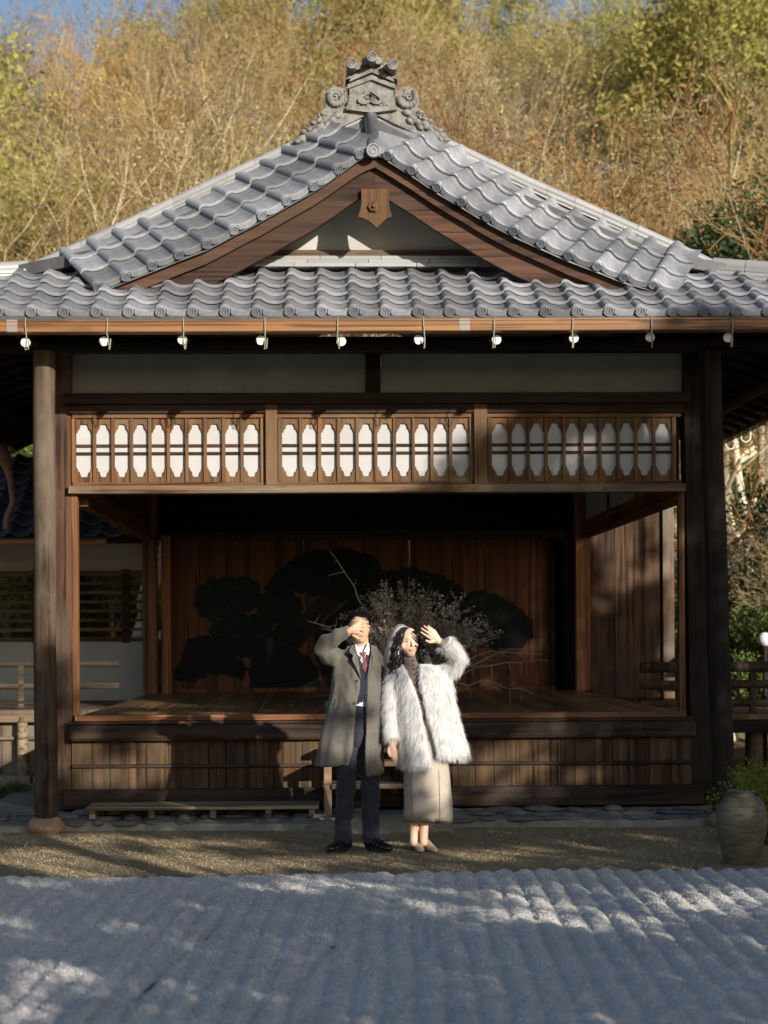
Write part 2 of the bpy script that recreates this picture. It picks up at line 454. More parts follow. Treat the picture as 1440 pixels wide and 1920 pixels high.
o['kind'] = 'stuff'; tag(o, 'loose pale grey gravel lying over the raked bed', 'gravel', kind='stuff')

# grit on the swept earth between gravel and stage
N = 42000
gx = rng.uniform(-4.2, 4.0, N); gy = rng.uniform(11.5, 14.5, N)
keep = gy > edge_y(gx) - 0.05; gx, gy = gx[keep], gy[keep]; N = len(gx)
rs = rng.uniform(0.002, 0.0052, (N, 1, 1))
V = oct_v[None] * rs * rng.uniform(0.7, 1.3, (N, 6, 3)) + np.stack([gx, gy, np.full(N, 0.001)], -1)[:, None, :]
FF = (oct_f[None] + 6 * np.arange(N)[:, None, None]).reshape(-1, 3)
M['grit'] = mat_plain('earth_grit', (0.46, 0.37, 0.24), 0.95, 0.1, 0.45, 70)
o = place('grit', fast_mesh('grit', V.reshape(-1, 3), FF, np.full(len(FF), 3)), M['grit'])
tag(o, 'fine golden grit scattered over the swept earth', 'grit', kind='stuff')

# ------------------------------------------------------------------ the stage
Y0, YB = 15.2, 20.9             # front and back plane of the stage
ZF = 0.915                      # stage floor
stage = thing('stage_pavilion', 'open wooden stage pavilion with dark posts and grey tiled gable roof', 'pavilion', (0, Y0, 0))
def part(mb, name, mat, parent=None, bevel=0.005, **kw):
    o = mb.build(name, M[mat], parent or stage, bevel, **kw)
    if (parent or stage) is stage:
        o.matrix_parent_inverse = Matrix.Translation((0, -Y0, 0))
    return o
def sub(mb, name, mat, parent, bevel=0.0, **kw):
    return mb.build(name, M[mat], parent, bevel, **kw)

XL, XR = -2.74, 2.80            # front posts
# corner posts of the stage (square, the right pair leans in a little)
def post(x0, x1, y, w, d, z0, z1, mat='post'):
    m = MB(); n = 1
    m.hexa([(x0 - w, y - d, z0), (x0 + w, y - d, z0), (x0 + w, y + d, z0), (x0 - w, y + d, z0), (x1 - w, y - d, z1), (x1 + w, y - d, z1), (x1 + w, y + d, z1), (x1 - w, y + d, z1)])
    return m
part(post(-2.742, -2.725, 15.28, 0.092, 0.092, 0.10, 4.15), 'corner_post', 'post', bevel=0.012)
part(post(2.825, 2.765, 15.28, 0.108, 0.1, 0.10, 4.15), 'corner_post', 'post_shaded', bevel=0.012)
for x in (-2.56, 2.60):
    part(post(x, x, 20.95, 0.085, 0.085, ZF, 3.6), 'rear_post', 'jamb', bevel=0.008)
part(post(-2.375, -2.375, 21.0, 0.055, 0.05, ZF, 2.80), 'rear_inner_post', 'jamb', bevel=0.006)
# round eave poles in front, on boulders
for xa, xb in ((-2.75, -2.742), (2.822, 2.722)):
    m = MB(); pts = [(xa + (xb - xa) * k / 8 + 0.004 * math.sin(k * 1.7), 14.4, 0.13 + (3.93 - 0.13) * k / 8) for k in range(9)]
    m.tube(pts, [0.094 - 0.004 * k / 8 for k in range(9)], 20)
    part(m, 'eave_pole', 'pole' if xa < 0 else 'post_shaded', bevel=0)
# jambs inside the opening
for x0, x1 in ((-2.645, -2.590), (2.615, 2.668)):
    m = MB(); m.box(x0, x1, 15.19, 15.27, ZF, 2.83); part(m, 'jamb', 'jamb')
# horizontal members, front
def hbeam(name, mat, x0, x1, y0, y1, z0, z1, bevel=0.006):
    m = MB(); m.box(x0, x1, y0, y1, z0, z1); return part(m, name, mat, bevel=bevel)
hbeam('sill_beam', 'sill', -2.660, 2.672, 15.12, 15.30, 2.825, 2.895)
hbeam('transom_lower_rail', 'trim', -2.63, 2.64, 15.165, 15.25, 2.8951, 2.925)
hbeam('transom_upper_rail', 'trim', -2.63, 2.64, 15.165, 15.25, 3.478, 3.512)
hbeam('upper_beam', 'beam', -2.65, 2.66, 15.14, 15.30, 3.515, 3.59)
hbeam('upper_beam_cap', 'beam', -2.70, 2.71, 15.09, 15.32, 3.5905, 3.685, 0.012)
hbeam('wall_plate', 'dark', -2.9, 2.95, 15.12, 15.34, 4.04, 4.17)
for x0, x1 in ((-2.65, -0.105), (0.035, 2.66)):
    hbeam('plaster_panel', 'plaster_shaded', x0, x1, 15.235, 15.28, 3.675, 4.05, 0)
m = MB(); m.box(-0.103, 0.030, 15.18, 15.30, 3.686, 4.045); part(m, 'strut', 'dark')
for px0, px1 in ((498, 520), (889, 914)):
    a, b = at(px0, 850, 15.13).x, at(px1, 850, 15.13).x
    m = MB(); m.box(a, b, 15.13, 15.27, 2.8955, 3.5895); part(m, 'transom_post', 'trim_z')
# floor edge, log beam, skirt boards, base beam
hbeam('floor_edge', 'edge', -2.60, 2.66, 15.11, 15.22, 0.872, ZF + 0.006)
m = MB(); m.box(-2.665, 2.72, 15.09, 15.25, 0.845, 0.8715); part(m, 'floor_lip', 'beam')
m = MB()
m.box(-2.66, 2.74, 15.075, 15.22, 0.698, 0.8445)
part(m, 'floor_log', 'log', bevel=0.03)
k = 0; x = -2.65
rr = random.Random(5)
while x < 2.72:
    w = rr.choice([0.15, 0.165, 0.175, 0.19]); x1 = min(x + w, 2.72)
    m = MB(); dy = rr.uniform(-0.004, 0.004); m.box(x + 0.002, x1 - 0.002, 15.165 + dy, 15.195 + dy, 0.262, 0.70)
    if rr.random() < 0.5:
        zz = rr.uniform(0.32, 0.65); m.box(x + w * 0.45, x + w * 0.45 + 0.022, 15.160 + dy, 15.166 + dy, zz, zz + 0.016)
    part(m, 'skirt_board', 'plank', bevel=0.003); x = x1
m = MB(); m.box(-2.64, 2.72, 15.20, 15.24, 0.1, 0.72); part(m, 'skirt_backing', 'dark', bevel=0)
m = MB(); m.tube([(x, 15.158 + 0.003 * math.sin(x * 5), 0.478 + 0.003 * math.sin(x * 2)) for x in np.linspace(-2.645, 2.72, 20)], 0.017, 8); part(m, 'skirt_batten', 'log', bevel=0)
m = MB(); m.box(-2.72, 2.80, 15.09, 15.25, 0.115, 0.285); part(m, 'base_beam', 'log', bevel=0.012)
# floor boards
n = 17; fx = np.linspace(-2.585, 2.60, n + 1)
for i in range(n):
    m = MB(); m.box(fx[i] + 0.002, fx[i + 1] - 0.002, 15.225, 21.15, ZF - 0.05, ZF + rr.uniform(-0.0015, 0.0015)); part(m, 'floor_board', 'floor', bevel=0.002)
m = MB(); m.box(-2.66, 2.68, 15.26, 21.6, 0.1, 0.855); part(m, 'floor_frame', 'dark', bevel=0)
# side sills and beams of the open flanks
for sx, x in ((-1, -2.60), (1, 2.635)):
    m = MB(); m.box(x - 0.06, x + 0.05, 15.38, 20.86, 2.80, 2.93); part(m, 'side_beam', 'beam_y')
    m = MB(); m.box(x - 0.04, x + 0.075 if sx < 0 else x + 0.04, 15.38, 20.86, 2.735, 2.7995); part(m, 'side_beam_trim', 'beam_y')
    m = MB(); m.box(x - 0.05, x + 0.05, 15.38, 20.86, 3.42, 3.55); part(m, 'side_upper_beam', 'beam_y')
    m = MB(); m.box(x - 0.01, x + 0.0, 15.38, 20.86, 2.931, 3.419)
    pn = part(m, 'side_transom', 'paper', bevel=0)
    for j in range(4):
        y = 15.4 + 1.8 * j
        q = MB(); q.box(x - 0.03, x + 0.03, y, y + 0.10, 2.931, 3.419); sub(q, 'upright', 'beam_y', pn)
    q = MB(); c = 0
    for j in range(3):
        for b in range(15):
            y = 15.52 + 1.8 * j + b * 0.112
            q.box(x + 0.002, x + 0.014, y, y + 0.016, 2.931, 3.419)
        for z in (3.05, 3.17, 3.29):
            q.box(x + 0.003, x + 0.013, 15.5 + 1.8 * j, 17.2 + 1.8 * j, z, z + 0.014)
    sub(q, 'lattice', 'beam_y', pn)
    m = MB(); m.box(x - 0.03, x + 0.03, 15.3, 21.0, 3.551, 4.05); part(m, 'side_wall', 'plaster', bevel=0)
# ceiling and rear wall above the boards
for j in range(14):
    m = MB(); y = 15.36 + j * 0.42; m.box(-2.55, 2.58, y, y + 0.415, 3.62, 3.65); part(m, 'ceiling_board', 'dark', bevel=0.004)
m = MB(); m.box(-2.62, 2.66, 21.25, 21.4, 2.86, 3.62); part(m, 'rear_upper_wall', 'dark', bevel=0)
for j in range(5):
    m = MB(); m.box(-2.62, 2.66, 21.2, 21.26, 2.88 + j * 0.15, 2.90 + j * 0.15); part(m, 'rear_batten', 'dark', bevel=0)
m = MB(); m.box(-2.5, 2.55, 21.12, 21.26, 2.745, 2.859); part(m, 'rear_beam', 'beam')
m = MB(); m.box(-2.5, 2.3, 21.13, 21.2, ZF, ZF + 0.055); part(m, 'rear_sill', 'back')
# dark side doorway on the right of the board wall
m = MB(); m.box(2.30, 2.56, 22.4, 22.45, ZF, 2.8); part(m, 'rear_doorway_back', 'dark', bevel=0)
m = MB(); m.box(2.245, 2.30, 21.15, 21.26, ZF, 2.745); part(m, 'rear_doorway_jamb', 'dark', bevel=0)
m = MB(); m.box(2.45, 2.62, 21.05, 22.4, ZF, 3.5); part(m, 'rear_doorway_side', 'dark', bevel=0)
# mirror boards with the painted pine
bx = np.linspace(-2.44, 2.245, 12)
wall = None
for i in range(11):
    m = MB(); m.box(bx[i] + 0.0015, bx[i + 1] - 0.0015, 21.22, 21.25, ZF + 0.03, 2.745)
    b = part(m, 'mirror_board', 'back', bevel=0.002)
def blob(pts, bump, seed, n=160):
    """bumpy-edged outline through px points"""
    r = random.Random(seed)
    P = [Vector(p) for p in pts]; out = []
    k = len(P)
    for i in range(n):
        s = i / n * k; a = int(s); f = s - a
        p0, p1, p2, p3 = P[(a - 1) % k], P[a % k], P[(a + 1) % k], P[(a + 2) % k]
        q = 0.5 * ((2 * p1) + (p2 - p0) * f + (2 * p0 - 5 * p1 + 4 * p2 - p3) * f * f + (3 * p1 - p0 - 3 * p2 + p3) * f ** 3)
        tn = (p2 - p0).normalized(); nr = Vector((tn.y, -tn.x))
        w = (0.9 * abs(math.sin(i * 0.17 + seed)) + 0.5 * abs(math.sin(i * 0.47 + 2 * seed)) + 0.4 * math.sin(i * 0.083 + seed * 3)) * bump + r.uniform(-0.4, 0.4) * bump
        out.append(q + nr * w)
    return out
clumps = [  # outline points in photograph pixels, clockwise
    [(370, 1140), (376, 1108), (400, 1088), (440, 1086), (478, 1096), (486, 1112), (478, 1136), (450, 1146), (430, 1150), (395, 1160)],
    [(484, 1120), (520, 1112), (556, 1122), (566, 1146), (550, 1164), (508, 1168), (490, 1150)],
    [(500, 1100), (520, 1080), (545, 1060), (580, 1038), (640, 1032), (690, 1045), (716, 1075), (712, 1100), (690, 1118), (650, 1122), (610, 1114), (580, 1110), (555, 1108), (520, 1112)],
    [(395, 1186), (404, 1168), (440, 1156), (490, 1160), (506, 1176), (500, 1192), (460, 1200), (420, 1198)],
    [(346, 1232), (356, 1206), (386, 1196), (430, 1200), (470, 1200), (500, 1206), (506, 1222), (478, 1228), (440, 1226), (400, 1226), (370, 1236)],
    [(332, 1270), (334, 1246), (360, 1236), (400, 1232), (440, 1234), (458, 1250), (452, 1268), (430, 1264), (395, 1262), (365, 1272)],
    [(478, 1300), (472, 1262), (482, 1232), (520, 1222), (560, 1228), (590, 1250), (596, 1285), (580, 1303), (530, 1304)],
    [(500, 1216), (508, 1190), (540, 1172), (566, 1182), (560, 1204), (530, 1220)],
    [(590, 1215), (600, 1190), (640, 1180), (700, 1190), (730, 1215), (720, 1250), (690, 1290), (640, 1298), (612, 1270), (600, 1240)],
    [(610, 1170), (640, 1140), (668, 1118), (700, 1088), (760, 1072), (820, 1080), (860, 1102), (868, 1128), (840, 1160), (790, 1180), (720, 1186), (660, 1182)],
    [(850, 1150), (866, 1124), (900, 1114), (940, 1122), (968, 1140), (986, 1160), (996, 1188), (980, 1208), (930, 1212), (890, 1200), (862, 1180)],
    [(700, 1255), (760, 1230), (830, 1225), (870, 1240), (850, 1262), (780, 1275), (720, 1280)],
]
trunk = [[(470, 1304), (500, 1250), (520, 1200), (560, 1160), (600, 1120), (640, 1100), (660, 1112), (620, 1145), (590, 1180), (560, 1220), (545, 1260), (545, 1304)], [(590, 1180), (680, 1175), (790, 1200), (880, 1185), (880, 1196), (790, 1215), (680, 1192), (600, 1196)], [(505, 1235), (430, 1210), (360, 1250), (366, 1258), (430, 1222), (500, 1252)]]
for i, c in enumerate(trunk):
    q = [at(p[0], p[1], 21.21) for p in blob(c, 1.5, 40 + i)]; m = MB(); m.prism([(p.x, p.z) for p in q][::-1], 21.2182 - 0.0002 * i, 21.2195)
    part(m, 'painted_trunk', 'pine_trunk', bevel=0)
for i, c in enumerate(clumps):
    cc = (sum(p[0] for p in c) / len(c), sum(p[1] for p in c) / len(c)); c = [(cc[0] + (p[0] - cc[0]) * 1.0, cc[1] + (p[1] - cc[1]) * 1.02) for p in c]
    q = [at(p[0], p[1], 21.21) for p in blob(c, 5.0, i, 240)]; m = MB(); m.prism([(p.x, p.z) for p in q][::-1], 21.2172 - 0.0004 * i, 21.2178 - 0.0004 * i)
    part(m, 'painted_pine_clump', 'pine', bevel=0)

# ------------------------------------------------------------------ latticed transom, three panels of ten lights
def head(x0, x1, z0, z1, up):
    """bracket board with an ogee cut-out between two mullions"""
    w = x1 - x0; h = z1 - z0
    hp = [(0, 0), (0.03, 0.0), (0.08, 0.06), (0.135, 0.26), (0.215, 0.29), (0.235, 0.42), (0.28, 0.58), (0.35, 0.63)]
    prof = hp + [(0.5, 0.635)] + [(1 - a, b) for a, b in hp[::-1]]
    pts = [(x0 + w * a, z0 + h * b) for a, b in prof]
    m = MB()
    n = len(pts)
    top = z1
    f = lambda z: z if up else z0 + z1 - z
    for i in range(n - 1):
        a, b = pts[i], pts[i + 1]
        y0, y1 = 15.192, 15.2035
        q = [(a[0], y0, f(a[1])), (b[0], y0, f(b[1])), (b[0], y0, f(top)), (a[0], y0, f(top)), (a[0], y1, f(a[1])), (b[0], y1, f(b[1])), (b[0], y1, f(top)), (a[0], y1, f(top))]
        fs = [(0, 1, 2, 3), (0, 4, 5, 1), (7, 6, 5, 4)]
        m.add(q, fs if up else [tuple(reversed(x)) for x in fs])
    return m
for a, b in ((134, 496), (521, 888), (915, 1268)):
    xa, xb = at(a, 850, 15.17).x, at(b, 850, 15.17).x
    m = MB()
    m.box(xa + 0.034, xb - 0.034, 15.2391, 15.246, 2.9252, 3.4778)
    fr = part(m, 'transom_panel', 'plaster', bevel=0)
    for x in (xa, xb - 0.035):
        q = MB(); q.box(x, x + 0.035, 15.172, 15.24, 2.9252, 3.4778); sub(q, 'stile', 'trim_z', fr, 0.004)
    x0, x1 = xa + 0.036, xb - 0.036
    q = MB(); q.box(x0, x1, 15.215, 15.219, 2.926, 3.477); sub(q, 'paper_panel', 'paper', fr)
    w = (x1 - x0) / 10
    for j in range(1, 10):
        q = MB(); q.box(x0 + w * j - 0.014, x0 + w * j + 0.014, 15.176, 15.2145, 2.926, 3.477); sub(q, 'mullion', 'trim_z', fr, 0.003)
    for z in (3.176, 3.243):
        q = MB(); q.box(x0, x1, 15.203, 15.2145, z - 0.013, z + 0.013); sub(q, 'cross_bar', 'beam', fr)
    for j in range(10):
        e0, e1 = x0 + w * j + (0.0142 if j else 0), x0 + w * (j + 1) - (0.0142 if j < 9 else 0)
        sub(head(e0, e1, 3.350, 3.4765, True), 'head_bracket', 'trim_z', fr)
        sub(head(e0, e1, 2.9265, 3.056, False), 'foot_bracket', 'trim_z', fr)

# ------------------------------------------------------------------ roof
EY, EZ, TY, TZ = 13.86, 4.135, 14.93, 4.685        # eave and top of the front skirt
PITCH = math.atan2(TZ - EZ, TY - EY)
roof = MB()
# deck: front skirt, two main slopes, soffit
ex, tx = 4.55, 3.45
sk = [(-ex, EY, EZ), (ex, EY, EZ), (tx, TY, TZ), (-tx, TY, TZ)]
roof.add([(x, y, z - 0.012) for x, y, z in sk] + [(x, y, z - 0.07) for x, y, z in sk], [(0, 1, 2, 3), (7, 6, 5, 4), (0, 4, 5, 1), (1, 5, 6, 2), (2, 6, 7, 3), (3, 7, 4, 0)])
for s in (-1, 1):
    pr = [(s * 4.55, 4.123), (s * 3.45, 4.66), (s * 2.3, 4.86), (s * 1.1, 5.36), (0, 5.93)]
    v = [(x, y, z - o) for o in (0.0, 0.1) for y in (13.86, 23.2) for x, z in pr]
    v[0] = (s * 4.55, 13.86, 4.123); v[1] = (s * 3.45, 14.93, 4.66)
    for i, (x, z) in enumerate(pr):
        if i >= 2: v[i] = (x, 14.75, z); v[10 + i] = (x, 14.75, z - 0.1)
        if i == 1: v[10 + i] = (x, 14.93, z - 0.1)
    f = []
    for i in range(4):
        f += [(i, i + 1, 6 + i, 5 + i), (10 + i, 15 + i, 16 + i, 11 + i), (i, 10 + i, 11 + i, i + 1)]
    roof.add(v, f if s > 0 else [tuple(reversed(q)) for q in f])
roof_o = part(roof, 'roof', 'tile_dark', bevel=0)

PROF = [(0, 0.018), (0.05, 0.034), (0.13, 0.041), (0.23, 0.035), (0.34, 0.015), (0.47, -0.001), (0.62, -0.008), (0.78, -0.006), (0.90, 0.003), (1, 0.014)]
def tile_mesh(name, w=0.253, L=0.275, th=0.02, flip=False, cap=None, seed=0, skew=0.0, amp=1.0):
    """S-tile: x across, +y down the slope, z up; origin at its lower left corner"""
    r = random.Random(seed)
    m = MB(); n = len(PROF)
    pf = [((1 - s) if flip else s, h) for s, h in PROF]
    if flip: pf = pf[::-1]
    wv = [r.uniform(-0.0015, 0.0015) for _ in pf]
    def ring(y, dz): return [(s * w * 1.03 + skew * y, y, h * amp + dz + wv[i]) for i, (s, h) in enumerate(pf)]
    fr_t, fr_b, bk_t = ring(0, 0.024 + th * 0.5), ring(0, 0.024 - th * 0.5), ring(-L, 0.002)
    bev = ring(-0.008, 0.024 + th * 0.5 + 0.001)
    bev = [(x, y, z) for x, y, z in bev]
    m.add(bev + bk_t, [(i, i + 1, n + i + 1, n + i) for i in range(n - 1)], True)
    lip = [(x, y + 0.0, z - 0.004) for x, y, z in fr_t]
    m.add(lip + bev, [(i, i + 1, n + i + 1, n + i) for i in range(n - 1)])
    m.add(fr_b + lip, [(i, i + 1, n + i + 1, n + i) for i in range(n - 1)])
    for e in (0, n - 1):
        q = [fr_b[e], lip[e], bk_t[e], (bk_t[e][0], bk_t[e][1], bk_t[e][2] - th)]
        m.add(q, [(0, 1, 2, 3) if e else (3, 2, 1, 0)])
    if cap:
        cx = (0.16 if not flip else 0.84) * w; R = cap
        cz = 0.022
        disc(m, Vector((cx, 0.012, cz)), R)
        # hanging lip under the pan
        pan = [i for i, (s, h) in enumerate(pf) if (0.3 < s <= 1 if not flip else 0 <= s < 0.7)]
        a = [(fr_b[i][0], 0.006, fr_t[i][2]) for i in pan]; b = [(fr_b[i][0], 0.006, fr_b[i][2] - 0.030) for i in pan]
        k = len(pan)
        m.add(b + a, [(i, i + 1, k + i + 1, k + i) for i in range(k - 1)])
        a2 = [(x, 0.0, z) for x, y, z in b]
        m.add(a2 + b, [(i, i + 1, k + i + 1, k + i) for i in range(k - 1)])
    return m.mesh(name)
def disc(m, c, R, n=18, axis=None):
    """round end cap with rim and a three-comma whorl, facing +y"""
    pol = lambda r, a, y: (c.x + r * math.cos(a), c.y + y, c.z + r * math.sin(a))
    A = [2 * math.pi * k / n for k in range(n)]
    prof = [(R, -0.03), (R, 0.006), (R * 0.92, 0.012), (R * 0.72, 0.012), (R * 0.68, 0.002)]
    rings = [[pol(r, a, y) for a in A] for r, y in prof]
    for i in range(len(prof) - 1):
        m.add(rings[i] + rings[i + 1], [(k, n + k, n + (k + 1) % n, (k + 1) % n) for k in range(n)])
    m.add(rings[-1], [tuple(reversed(range(n)))])
    for j in range(3):
        ph = j * 2 * math.pi / 3
        outer, inner = [], []
        for k in range(8):
            f = k / 7; a = ph + f * 2.3
            rm = R * (0.30 + 0.27 * f); wd = R * 0.17 * (1 - f) ** 0.6
            outer.append(pol(rm + wd, a, 0.010)); inner.append(pol(max(rm - wd, 0.02 * R), a, 0.010))
        m.add(inner + outer, [(k + 1, k, 8 + k, 8 + k + 1) for k in range(7)])
        low = [(p[0], p[1] - 0.009, p[2]) for p in outer]
        m.add(outer + low, [(k, k + 1, 8 + k + 1, 8 + k) for k in range(7)])
        low = [(p[0], p[1] - 0.009, p[2]) for p in inner]
        m.add(inner + low, [(k + 1, k, 8 + k, 8 + k + 1) for k in range(7)])
        m.add([pol(R * 0.30 + R * 0.17 * math.cos(q), ph, 0.010) if False else (c.x + R * 0.3 * math.cos(ph) + R * 0.17 * math.cos(q), c.y + 0.0105, c.z + R * 0.3 * math.sin(ph) + R * 0.17 * math.sin(q)) for q in [-2 * math.pi * z / 8 for z in range(8)]], [tuple(range(8))])

def basis(o, u, v):
    u = u.normalized(); v = (v - u * v.dot(u)).normalized(); n = u.cross(v)
    if n.z < 0: n = -n
    return Matrix(((u.x, v.x, n.x, o.x), (u.y, v.y, n.y, o.y), (u.z, v.z, n.z, o.z), (0, 0, 0, 1)))

TM = [tile_mesh('roof_tile', seed=i) for i in range(4)]
TE = [tile_mesh('eave_tile', cap=0.043, seed=10 + i) for i in range(2)]
for me in TM + TE: me.materials.append(M['tile'])
rr = random.Random(11)
vdown = Vector((0, -math.cos(PITCH), -math.sin(PITCH)))
W_T, EXPO = 0.253, 0.236
x = -4.0; c0 = at(180, 598, EY).x; x = c0 - 0.16 * W_T - W_T * 8
ci = 0
while x < 4.0:
    for j in range(5):
        o = Vector((x + rr.uniform(-0.003, 0.003), EY, EZ)) - vdown * (j * EXPO) + Vector((0, 0, rr.uniform(-0.002, 0.003)))
        me = rr.choice(TE) if j == 0 else rr.choice(TM)
        a = rr.uniform(-0.012, 0.012)
        u = Vector((math.cos(a), 0, math.sin(a) * 0.5))
        place('eave_tile' if j == 0 else 'roof_tile', me, None, roof_o, basis(o, u, vdown))
    x += W_T; ci += 1
# flashing courses at the top of the skirt
for j in range(3):
    m = MB(); y = 14.93 - 0.028 * (2 - j); z = 4.722 + 0.036 * j
    x = -1.75 + 0.11 * j
    while x < 1.75:
        x1 = min(x + 0.52, 1.75); q = MB(); q.box(x + 0.002, x1 - 0.002, y, 15.03, z, z + 0.033); sub(q, 'flashing_tile', 'ridge', roof_o, 0.004); x = x1
# gable wall
m = MB(); m.prism([(-2.0, 4.72), (2.0, 4.72), (0.3, 5.65), (-0.3, 5.65)], 15.03, 15.09); part(m, 'gable_plaster', 'plaster', bevel=0)
m = MB(); m.box(-1.55, 1.62, 14.97, 15.028, 4.832, 4.885); part(m, 'gable_sill', 'sill')

# rake of the gable: round end tiles seen along both verges
VY = 14.36
capL = [(673, 288), (633, 317), (587, 348), (537, 376), (490, 403), (438, 430), (387, 457), (335, 477), (285, 497), (235, 517), (183, 537)]
capR = [(728, 290), (773, 318), (820, 350), (866, 377), (914, 406), (964, 432), (1015, 455), (1067, 478), (1120, 498), (1170, 518), (1225, 533)]
rakeL = [at(p[0], p[1], VY) for p in capL]; rakeR = [at(p[0], p[1], VY) for p in capR]
def zc(x, rk):
    P = sorted([(p.x, p.z) for p in rk])
    return float(np.interp(x, [p[0] for p in P], [p[1] for p in P]))
allr = rakeL + rakeR
apex_z = zc(-0.03, allr) + 0.03
SL = math.radians(43); EXV = 0.25
ridge_pts = {}
VW = 0.243
SKEW = 0.24
TV = {f: [tile_mesh('verge_roof_tile', VW, 0.295, seed=20 + i, skew=-f * SKEW, amp=0.85) for i in range(2)] for f in (-1, 1)}
TVE = {f: tile_mesh('verge_tile', VW, 0.295, cap=0.041, seed=31, skew=-f * SKEW, amp=0.85) for f in (-1, 1)}
for me in TV[-1] + TV[1] + list(TVE.values()): me.materials.append(M['tile'])
for side, rk in ((-1, rakeL), (1, rakeR)):
    rp = []; tops = []
    for i, A in enumerate(rk):
        a = rk[max(i - 1, 0)]; b = rk[min(i + 1, len(rk) - 1)]
        d = (b - a).normalized()                       # down the rake
        u = d if side > 0 else -d                      # to the right in the picture
        pin = Vector((u.z, 0, -u.x)) if False else Vector((-d.z * -1, 0, d.x * -1))
        inn = Vector((-side * abs(d.z), 0, -abs(d.x))) # perpendicular to the rake, down and inwards
        v = Vector((0, -1, 0)) * math.cos(SL) + inn * math.sin(SL)
        nrm = u.cross(v); nrm = nrm if nrm.z > 0 else -nrm
        for j in range(3):
            o = A - u * (0.16 * VW) - v * (j * EXV) + u * (side * SKEW * j * EXV) - nrm * 0.02
            o = o + Vector((0, 0, rr.uniform(-0.002, 0.002)))
            me = TVE[side] if j == 0 else rr.choice(TV[side])
            place('verge_tile' if j == 0 else 'roof_tile', me, None, roof_o, basis(o, u, v))
        tops.append(A - v * (3 * EXPO - 0.05) + u * (side * SKEW * 3 * EXPO) - nrm * 0.03)
    line = [(692, 214), (555, 273), (400, 345), (250, 417), (120, 478), (52, 508)] if side < 0 else [(699, 214), (840, 272), (990, 343), (1130, 404), (1260, 462), (1340, 500)]
    P = [at(a, b, VY + 0.57) for a, b in line]
    for a, b in zip(P[:-1], P[1:]):
        k_ = max(2, int((b - a).length / 0.25))
        rp += [a.lerp(b, q / k_) for q in range(k_)]
    rp.append(P[-1])
    ridge_pts[side] = rp
    # deck under the verge, mortar strip and round ridge tiles
    m = MB(); ap = Vector((-0.03, VY, apex_z))
    lo = [ap + Vector((0, 0.02, -0.02))] + [p + Vector((0, 0.02, -0.055)) for p in rk]; hi = [at(695, 222, VY + 0.55)] + tops; n = len(lo)
    m.add(lo + hi, [(i, i + 1, n + i + 1, n + i) for i in range(n - 1)])
    sub(m, 'verge_deck', 'tile', roof_o)
    pts = []
    for i in range(len(rp) - 1):
        for f in (0, 0.25, 0.5, 0.75): pts.append(rp[i].lerp(rp[i + 1], f))
    pts.append(rp[-1])
    m = MB(); k = len(pts)
    pts_m = pts[:-3]; k = len(pts_m)
    v = [p + Vector((0, -0.03, -0.07)) for p in pts_m] + [p + Vector((0, 0.012, -0.02)) for p in pts_m]
    m.add(v, [(i, i + 1, k + i + 1, k + i) for i in range(k - 1)]); k = len(pts)
    sub(m, 'ridge_mortar', 'mortar', roof_o)
    L = 0.0; run = [pts[0]]
    for i in range(1, k):
        run.append(pts[i]); L += (pts[i] - pts[i - 1]).length
        if L > 0.25 or i == k - 1:
            m = MB(); m.tube([p + Vector((0, 0.02, 0.018)) for p in run], [0.043 - 0.003 * (j / max(1, len(run) - 1)) * 1.0 for j in range(len(run))], 12)
            sub(m, 'ridge_tile', 'ridge', roof_o)
            m = MB(); m.tube([p + Vector((0, -0.004, -0.026)) for p in run], 0.022, 6)
            sub(m, 'ridge_under_tile', 'ridge', roof_o)
            L = 0.0; run = [pts[i] + (pts[i] - pts[i - 1]) * 0.03]
# centre roll tile at the apex
a0 = at(700, 283, VY - 0.02); a1 = at(695, 216, VY + 0.56)
m = MB(); m.tube([a0.lerp(a1, f) for f in (0, 0.33, 0.331, 0.66, 0.661, 1)], [0.058, 0.058, 0.055, 0.057, 0.054, 0.056], 18); sub(m, 'apex_roll_tile', 'tile', roof_o)
m = MB(); disc(m, Vector((0, 0, 0)), 0.060, 22)
me = m.mesh('apex_cap'); me.materials.append(M['tile'])
d = (a0 - a1).normalized(); fr = Vector((0, -1, -0.15)).normalized()
place('apex_cap', me, None, roof_o, basis(a0 + fr * 0.02, Vector((-1, 0, 0)), Vector((0, 0, 1))) @ Matrix.Rotation(0, 4, 'X') if False else Matrix(((-1, 0, 0, a0.x), (0, fr.y, 0.15, a0.y - 0.02), (0, fr.z, 0.98, a0.z), (0, 0, 0, 1))))

# bargeboards
def rz(x):
    P = sorted([(p.x, p.z) for p in allr] + [(-0.03, apex_z + 0.03)])
    xs_ = [p[0] for p in P]; zs_ = [p[1] for p in P]
    if x < xs_[0]: return zs_[0] - (xs_[0] - x) * 0.34
    if x > xs_[-1]: return zs_[-1] - (x - xs_[-1]) * 0.34
    return float(np.interp(x, xs_, zs_))
def strip(x0, x1, o0, o1, y0, y1, n=26):
    m = MB(); X = np.linspace(x0, x1, n)
    v = [(x, y, rz(x) + o) for y in (y0, y1) for o in (o0, o1) for x in X]
    f = []
    for i in range(n - 1):
        f += [(i, i + 1, n + i + 1, n + i), (3 * n + i, 3 * n + i + 1, 2 * n + i + 1, 2 * n + i), (n + i, n + i + 1, 3 * n + i + 1, 3 * n + i), (2 * n + i, 2 * n + i + 1, i + 1, i)]
    f += [(0, n, 3 * n, 2 * n), (n - 1, 3 * n - 1, 4 * n - 1, 2 * n - 1)]
    m.add(v, f); return m
